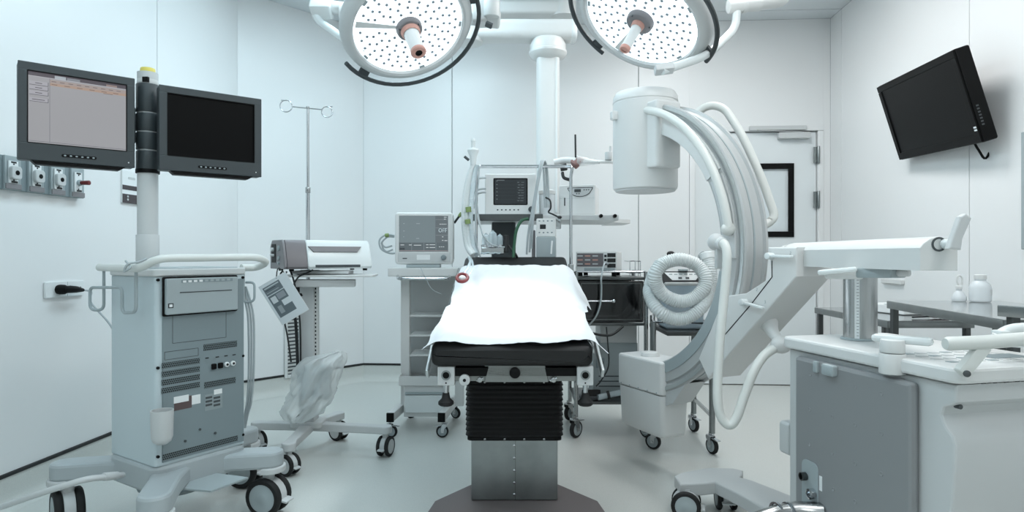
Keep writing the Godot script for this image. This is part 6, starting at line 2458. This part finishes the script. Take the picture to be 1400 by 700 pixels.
# ---------------------------------------------------------------- trolley with the electrosurgery unit
func utility_trolley() -> void:
	var s: SurfaceTool
	var zf := -3.66
	thing("instrument_trolley", "steel trolley with smoked plastic drawer front beside the operating table", "trolley", Vector3(.53, 0, -3.85))
	var x0 := -.16
	var x1 := .245
	var z0 := .17
	var z1 := -.22
	var ys := l_y(381, 3.68)
	for v in [[x0, z0], [x1, z0], [x0, z1], [x1, z1]]:
		s = nb()
		cyl(s, Vector3(v[0], .12, v[1]), Vector3(v[0], ys + .04, v[1]), .0125, -1, 12)
		part(s, "post", M.steel)
		caster(cur, Vector3(v[0], 0, v[1]), 2.4 if v[0] < 0 else .5, .05, .13, M.steel, M.mid_grey, v[0] < 0)
	for y in [ys, .655, .20]:
		s = nb()
		box(s, Vector3((x0 + x1) / 2, y, (z0 + z1) / 2), Vector3(x1 - x0 + .01, .016, z0 - z1 + .01), .003)
		part(s, "shelf", M.dark_steel)
	s = nb()
	tube(s, fillet([Vector3(x0, ys + .04, z1), Vector3(x0, ys + .04, z0), Vector3(x1, ys + .04, z0), Vector3(x1, ys + .04, z1)], .02), .005, 8)
	part(s, "guard_rail", M.chrome)
	# wire basket at the back
	s = nb()
	for y in [.03, .10]: tube(s, [Vector3(.172, ys + y, .06), Vector3(.235, ys + y, .06), Vector3(.235, ys + y, -.12), Vector3(.172, ys + y, -.12)], .003, 6, true)
	for x in [.172, .203, .235]: tube(s, [Vector3(x, ys + .01, .06), Vector3(x, ys + .10, .06)], .0025, 6)
	part(s, "wire_basket", M.chrome)
	# smoked drawer
	s = nb()
	var dy0 := .668
	var dy1 := ys - .012
	rbox(s, Vector3((x0 + x1) / 2, (dy0 + dy1) / 2, z0 + .006), Vector3(x1 - x0 - .03, dy1 - dy0, .006), .01, .002)
	var sm := part(s, "smoked_front", M.smoke)
	s = nb()
	for k in [-1, 1]:
		box(s, Vector3((x0 + x1) / 2, (dy0 + dy1) / 2 + k * (dy1 - dy0 - .03) / 2, z0 + .011), Vector3(x1 - x0 - .06, .006, .006), .001)
		box(s, Vector3((x0 + x1) / 2 + k * (x1 - x0 - .06) / 2, (dy0 + dy1) / 2, z0 + .011), Vector3(.006, dy1 - dy0 - .03, .006), .001)
	part(s, "front_frame", M.dark_steel, sm)
	s = nb()
	tube(s, [Vector3(-.12, .79, z0 + .02), Vector3(.05, .79, z0 + .02)], .006, 8)
	ball(s, Vector3(.055, .79, z0 + .02), Vector3(.013, .013, .013), 12)
	part(s, "pull_rod", M.chrome, sm)
	s = nb()
	box(s, Vector3((x0 + x1) / 2, (dy0 + dy1) / 2, z1 + .02), Vector3(x1 - x0 - .03, dy1 - dy0 - .01, .01))
	part(s, "drawer_back", M.black)
	s = nb()
	tube(s, cr([Vector3(.12, .88, .10), Vector3(.17, .80, .11), Vector3(.16, .74, .11), Vector3(.10, .68, .10)], 6), .018, 10)
	part(s, "coiled_hose", M.skin_pink)
	s = nb()
	tube(s, cr([Vector3(.15, .88, .08), Vector3(.20, .79, .10), Vector3(.19, .73, .10), Vector3(.13, .68, .08)], 6), .014, 10)
	part(s, "coiled_hose", M.cable_grey)
	# ---- electrosurgery unit on top
	var eb := q(812, 0, 3.87)
	thing("electrosurgery_unit", "white electrosurgery unit with three dark displays on the steel trolley", "medical device", Vector3(eb.x + .034, ys + .0095, eb.z - .005), deg_to_rad(-16))
	var W := .24
	var H := .118
	s = nb()
	for v in [[-.1, .1], [.1, .1], [-.1, -.1], [.1, -.1]]: cyl(s, Vector3(v[0], .001, v[1]), Vector3(v[0], .03, v[1]), .014, -1, 10)
	part(s, "foot", M.black)
	s = nb()
	rbox(s, Vector3(0, .03 + H / 2, 0), Vector3(W, H, .27), .006, .003)
	var h := part(s, "housing", M.white)
	s = nb()
	box(s, Vector3(-.035, .03 + H * .58, .136), Vector3(.155, H * .66, .003), .001)
	var pn := part(s, "touch_panel", mat(Color(.42, .40, .41), .3), h)
	for i in 9:
		s = nb()
		box(s, Vector3(-.095 + (i % 3) * .045, .03 + H * (.38 + .2 * (i / 3)), .138), Vector3(.032, .007, .001))
		part(s, "key", M.light_grey if i % 2 == 0 else M.rose, h)
	for i in 3:
		s = nb()
		box(s, Vector3(.055, .03 + H * (.38 + .2 * i), .138), Vector3(.014, .014, .003), .002)
		part(s, "button", M.ink, h)
	for i in 3:
		s = nb()
		box(s, Vector3(.090, .03 + H * (.30 + .26 * i), .136), Vector3(.048, .023, .004), .001)
		part(s, "display", M.black_gloss, h)
	s = nb()
	box(s, Vector3(.02, .03 + H * .1, .137), Vector3(.18, .02, .004), .001)
	part(s, "socket_strip", M.mid_grey, h)
	s = nb()
	tube(s, cr([Vector3(.07, .075, .138), Vector3(.06, .075, .22), Vector3(.05, -.0, .27), Vector3(.05, -.06, .265), Vector3(.045, -.14, .26), Vector3(.02, -.22, .255), Vector3(-.03, -.28, .25)], 6), .005, 8)
	part(s, "lead", M.cable_grey)
	# ---- boxes on the lower shelves
	thing("grey_supply_unit", "grey metal unit with round socket under the smoked drawer", "medical device", Vector3(.62, .2088, -3.93))
	s = nb()
	box(s, Vector3(0, .16, 0), Vector3(.27, .32, .22), .005)
	var gb := part(s, "housing", M.mid_grey)
	s = nb()
	box(s, Vector3(-.09, .20, .112), Vector3(.05, .06, .006), .002)
	part(s, "socket_plate", M.panel_grey, gb)
	s = nb()
	cyl(s, Vector3(-.09, .20, .114), Vector3(-.09, .20, .122), .018, -1, 16, .002)
	part(s, "socket", M.ink, gb)
	for i in 3:
		s = nb()
		box(s, Vector3(0, .06 + i * .03, .111), Vector3(.2, .006, .003))
		part(s, "slot", M.dark_grey, gb)
	thing("white_carton", "pale carton standing on the shelf below the smoked drawer", "carton", Vector3(.64, .5292, -3.93))
	s = nb()
	box(s, Vector3(0, .055, 0), Vector3(.22, .11, .22), .002)
	part(s, "box", M.light_grey)
	s = nb()
	box(s, Vector3(0, .1105, 0), Vector3(.05, .001, .22))
	part(s, "tape", M.plate_brown)
	thing("foot_switch", "dark foot switch pedal lying on the bottom shelf of the steel trolley", "foot switch", Vector3(.465, .2085, -3.755), .1)
	s = nb()
	rboxy(s, Vector3(0, .012, 0), Vector3(.13, .022, .10), .02, .004)
	part(s, "base", M.dark_grey)
	s = nb()
	prism(s, PackedVector2Array([Vector2(-.04, .024), Vector2(.045, .024), Vector2(.04, .06), Vector2(-.02, .05)]), Transform3D(Basis(Vector3(0, 0, 1), Vector3.UP, Vector3(-1, 0, 0)), Vector3.ZERO), -.05, .05, .006)
	part(s, "pedal", M.rubber)
	thing("plastic_tubing", "coil of clear plastic tubing lying on the bottom trolley shelf", "tubing", Vector3(.50, .209, -3.70))
	s = nb()
	tube(s, cr([Vector3(.0, .02, .01), Vector3(.05, .03, .0), Vector3(.12, .045, -.0), Vector3(.19, .06, .0), Vector3(.24, .05, 0)], 5), .018, 10)
	part(s, "tube", M.tube_clear)
	s = nb()
	lathe(s, Transform3D(frame_y(Vector3(1, .2, 0)), Vector3(.06, .033, 0)), [Vector2(.018, -.008), Vector2(.024, -.008), Vector2(.024, .008), Vector2(.018, .008)], 14)
	part(s, "tube_cuff", M.cable_dark)
	thing("black_cable", "black cable looping down from the smoked drawer of the steel trolley", "cable", Vector3(.42, .6, -3.62))
	s = nb()
	tube(s, cr([l(800, 447, 3.66), l(812, 456, 3.62), l(835, 458, 3.6), l(852, 446, 3.64)], 6), .0075, 8)
	part(s, "upper_loop", M.cable_dark)
	s = nb()
	tube(s, cr([l(829, 447, 3.63), l(831, 470, 3.6), l(832, 500, 3.6), l(822, 520, 3.6), l(815, 528, 3.62)], 6), .004, 8)
	part(s, "hanging_lead", M.cable_dark)
# ---------------------------------------------------------------- warm-air unit with hose on its stand
func warmer_stand() -> void:
	var s: SurfaceTool
	var st := thing("tube_stand", "steel tube stand with castors behind the C-arm's lower end", "stand", Vector3(.91, 0, -3.64))
	var yt := l_y(441, 3.43)
	var fl := l(893, 440, 3.46)
	var fr := l(970, 440, 3.40)
	var rl := Vector3(fl.x + .085, 0, fl.z - .40)
	var rr := Vector3(fr.x + .03, 0, fr.z - .40)
	fr = Vector3(lh(974, 621, 0).x, 0, lh(974, 623, 0).z - .03)
	for v in [[fl, 1], [fr, 1], [rl, 0], [rr, 0]]:
		var p: Vector3 = v[0]
		s = nb()
		cyl(s, Vector3(p.x, .11, p.z), Vector3(p.x, yt, p.z), .0155, -1, 14)
		part(s, "leg", M.brushed)
		caster(cur, Vector3(p.x, 0, p.z), .35 if p.x > 0.0 else -2.2, .044, .115, M.chrome, M.mid_grey)
	s = nb()
	tube(s, [Vector3(fl.x, yt, fl.z), Vector3(fr.x, yt, fr.z), Vector3(rr.x, yt, rr.z), Vector3(rl.x, yt, rl.z)], .007, 8, true)
	part(s, "top_rail", M.chrome)
	s = nb()
	var cx := (fl.x + fr.x + rl.x + rr.x) / 4
	var cz := (fl.z + fr.z + rl.z + rr.z) / 4
	box(s, Vector3(cx + .02, yt - .058, cz), Vector3(fr.x - fl.x - .03, .022, .44), .003)
	part(s, "shelf", M.dark_steel)
	s = nb()
	bar(s, Vector3(fl.x, .2, fl.z), Vector3(rl.x, .2, rl.z), .012, .02)
	part(s, "lower_bar", M.steel)
	s = nb()
	bar(s, Vector3(fr.x, .2, fr.z), Vector3(rr.x, .2, rr.z), .012, .02)
	part(s, "lower_bar", M.steel)
	# ---- the unit
	var ub := q(932, 0, 3.58)
	var uy := yt - .0465
	thing("warm_air_unit", "pale warm-air blower with slanted black display on the steel stand", "medical device", Vector3(ub.x, uy, ub.z))
	var W := .215
	var H := l_y(366, 3.56) - uy
	s = nb()
	rbox(s, Vector3(0, H * .37, -.04), Vector3(W, H * .74, .20), .02, .01)
	var hs := part(s, "housing", mat(Color(.74, .80, .84), .4))
	s = nb()
	box(s, Vector3(0, H * .735, -.04), Vector3(W + .006, .02, .205), .006)
	part(s, "rim", M.white, hs)
	s = nb()
	prism(s, PackedVector2Array([Vector2(-.125, 0), Vector2(.125, 0), Vector2(.112, .072), Vector2(-.112, .072)]), Transform3D(Basis(Vector3.RIGHT, -.5), Vector3(0, H * .76, .055)), -.06, 0, .004)
	var dp := part(s, "display_head", M.ink)
	var bb := Basis(Vector3.RIGHT, -.5)
	s = nb()
	prism(s, PackedVector2Array([Vector2(-.065, .014), Vector2(.065, .014), Vector2(.105, .062), Vector2(-.105, .062)]), Transform3D(bb, Vector3(0, H * .76, .055)), .0005, .0015)
	part(s, "label_face", M.label_white, dp)
	for i in 6:
		s = nb()
		box(s, Vector3(0, H * .76, .055) + bb * Vector3(-.07 + i * .028, .050, .002), Vector3(.018, .006, .001), 0, bb)
		part(s, "print", M.mid_grey, dp)
	for i in 2:
		s = nb()
		box(s, Vector3(0, H * .76, .055) + bb * Vector3(-.02 + i * .04, .027, .002), Vector3(.02, .012, .001), 0, bb)
		part(s, "button", M.dark_grey, dp)
	s = nb()
	box(s, Vector3(0, H * .76 + .068, .03), Vector3(.05, .012, .03), .003)
	part(s, "carry_catch", M.mid_grey, dp)
	# ---- hose
	thing("corrugated_hose", "white corrugated air hose coiled in two loops round the warm-air unit", "hose", q(932, 400, 3.45))
	s = nb()
	var d := 3.40
	corrugated(s, cr([l(967, 350, 3.47), l(971, 368, 3.44), l(970, 392, 3.42), l(960, 418, 3.36), l(940, 434, 3.355), l(918, 435, 3.355), l(899, 423, 3.36), l(889, 403, 3.42), l(889, 392, 3.46), l(893, 380, 3.42), l(896, 372, 3.38), l(908, 360, d), l(930, 355, d), l(952, 362, d), l(964, 378, 3.37), l(962, 394, 3.36), l(948, 408, 3.36), l(930, 412, 3.36), l(910, 405, 3.36), l(898, 391, 3.35), l(896, 375, 3.33), l(904, 360, 3.335)], 10), .0345, .0115, 16)
	part(s, "hose_body", M.hose_white)
	s = nb()
	lathe(s, Transform3D(frame_y(l(967, 350, 3.47) - l(971, 368, 3.44)), l(968.3, 356, 3.46)), [Vector2(.034, 0), Vector2(.039, .004), Vector2(.041, .035), Vector2(.036, .040), Vector2(.028, .040)], 22)
	part(s, "hose_cuff", M.hose_white)
	s = nb()
	ball(s, l(917, 347, 3.44), Vector3(.022, .015, .02), 14)
	part(s, "end_plug", M.rubber)
	s = nb()
	tube(s, cr([l(960, 358, 3.5), l(955, 350, 3.5), l(961, 344, 3.5), l(968, 348, 3.5)], 5), .003, 6)
	part(s, "tie_wire", M.cable_grey)
# ---------------------------------------------------------------- steel tables along the right wall
func steel_table(label: String, c: Array, h: float, mid := -1.0) -> void:     # c: four corners (x, z) in the camera-ground frame, near-left first, anticlockwise from above
	var ctr := Vector3.ZERO
	for p in c: ctr += Vector3(p[0], 0, p[1]) / 4.0
	thing("steel_table", label, "table", ctr)
	var s := nb()
	var poly := PackedVector2Array()
	for p in c: poly.append(Vector2(p[0] - ctr.x, p[1] - ctr.z))
	prism(s, poly, Transform3D(Basis(Vector3.RIGHT, PI / 2), Vector3.ZERO), -h, -h + .004, .001)
	part(s, "table_top", M.chrome if false else M.polished)
	for i in 4:
		s = nb()
		var a := poly[i]
		var b := poly[(i + 1) % 4]
		bar(s, Vector3(a.x, h - .018, a.y), Vector3(b.x, h - .018, b.y), .004, .032, .001)
		part(s, "edge_strip", M.brushed)
	var ins := inset(rev(poly), .022)
	for p in ins:
		s = nb()
		box(s, Vector3(p.x, (h - .006) / 2, p.y), Vector3(.026, h - .008, .026), .003)
		part(s, "leg", M.dark_steel)
	if mid > 0:
		s = nb()
		prism(s, inset(rev(poly), .02), Transform3D(Basis(Vector3.RIGHT, PI / 2), Vector3.ZERO), -mid, -mid + .012, .001)
		part(s, "lower_shelf", M.brushed)
func side_tables() -> void:
	var s: SurfaceTool
	M.polished = mat(Color(.70, .71, .71), .12, 1.0)
	var w := CF.affine_inverse()
	var wallx := func(z: float) -> float: return (w * Vector3(XR - .03, 0, z)).x
	# far low table
	var b0 := qh(1214, 438.5, .75)
	var b1 := qh(1114, 420, .75)
	steel_table("low steel table against the right wall, holding a tray", [[b0.x, b0.z], [b0.x + .40, b0.z], [b1.x + .42, b1.z], [b1.x, b1.z]], .75, .25)
	# middle, higher table
	var a0 := qh(1372, 437, .85)
	var a1 := qh(1213, 411, .85)
	steel_table("higher polished steel table carrying the white jug, beside the low table", [[a0.x, a0.z], [a0.x + .52, a0.z], [a1.x + .50, a1.z], [a1.x, a1.z]], .85)
	# near table, only its corner shows
	var c1 := qh(1364, 417, .90)
	steel_table("dark framed steel table at the console's far side, only its corner showing", [[c1.x + .12, c1.z + .36], [c1.x + .50, c1.z + .36], [c1.x + .44, c1.z], [c1.x, c1.z]], .90)
	# ---- jug and wash bottle
	var jb := qh(1337, 413, .85)
	var jn := thing("plastic_jug", "translucent white plastic jug with screw cap on the polished steel table", "jug", jb + Vector3(0.01, .0012, 0))
	jn.scale = Vector3(.78, .95, .78)
	s = nb()
	lathe(s, Transform3D.IDENTITY, [Vector2(0, 0), Vector2(.046, 0), Vector2(.052, .006), Vector2(.053, .012), Vector2(.053, .062), Vector2(.047, .08), Vector2(.032, .092), Vector2(.027, .096), Vector2(.027, .104)], 28)
	part(s, "body", M.jug)
	s = nb()
	lathe(s, Transform3D.IDENTITY, [Vector2(0, .104), Vector2(.030, .104), Vector2(.030, .122), Vector2(.027, .125), Vector2(0, .125)], 24)
	part(s, "cap", M.white)
	s = nb()
	box(s, Vector3(.028, .045, .0445), Vector3(.018, .026, .002), 0, Basis(Vector3.UP, .5))
	part(s, "label", M.light_grey)
	var wb := qh(1311, 412, .85)
	thing("wash_bottle", "small clear pump bottle with looped spout beside the white jug", "bottle", wb + Vector3(0, .0012, 0))
	s = nb()
	lathe(s, Transform3D.IDENTITY, [Vector2(0, 0), Vector2(.026, 0), Vector2(.029, .006), Vector2(.028, .02), Vector2(.018, .038), Vector2(.011, .045), Vector2(.011, .055)], 22)
	part(s, "body", M.jug)
	s = nb()
	lathe(s, Transform3D.IDENTITY, [Vector2(0, .054), Vector2(.013, .054), Vector2(.013, .066), Vector2(.006, .07), Vector2(0, .07)], 16)
	part(s, "cap", M.white)
	s = nb()
	tube(s, cr([Vector3(0, .066, 0), Vector3(-.008, .085, 0), Vector3(-.006, .108, 0), Vector3(.006, .112, 0), Vector3(.014, .098, 0), Vector3(.013, .072, 0)], 5), .0038, 8)
	part(s, "spout", M.white)
	# ---- tray and wrapped roll on the low table
	var tb := qh(1228, 430, .75)
	thing("paper_pack", "flat white sterile pack on the low steel table", "pack", tb + Vector3(.05, .0012, -.08), .2)
	s = nb()
	rboxy(s, Vector3(0, .024, 0), Vector3(.16, .046, .24), .01, .006)
	part(s, "wrapping", M.label_white)
	s = nb()
	box(s, Vector3(0, .0475, 0), Vector3(.16, .001, .02))
	part(s, "seal_tape", M.mid_grey)
	var rb := qh(1288, 436, .75)
	thing("cloth_roll", "brownish rolled cloth lying at the front of the low steel table", "cloth", rb + Vector3(0, .0012, -.03), .1)
	s = nb()
	var fn := FastNoiseLite.new()
	fn.seed = 12
	fn.frequency = 20.0
	var rings := []
	for i in 15:
		var t := i / 14.0
		var g := PackedVector3Array()
		for k in 14:
			var an := TAU * k / 14
			var r := .012 * (.55 + .45 * sin(PI * clampf(t, .08, .92))) * (1.0 + .5 * fn.get_noise_2d(k * .2, t * 2.0))
			g.append(Vector3(-.05 + .1 * t, .012 + sin(an) * r * .95, -cos(an) * r * 1.6))
		rings.append(g)
	skin(s, rings)
	part(s, "cloth", M.plate_brown)
	s = nb()
	tube(s, [Vector3(-.05, .008, 0), Vector3(-.14, .006, .01)], .004, 6)
	part(s, "cord", M.ink)
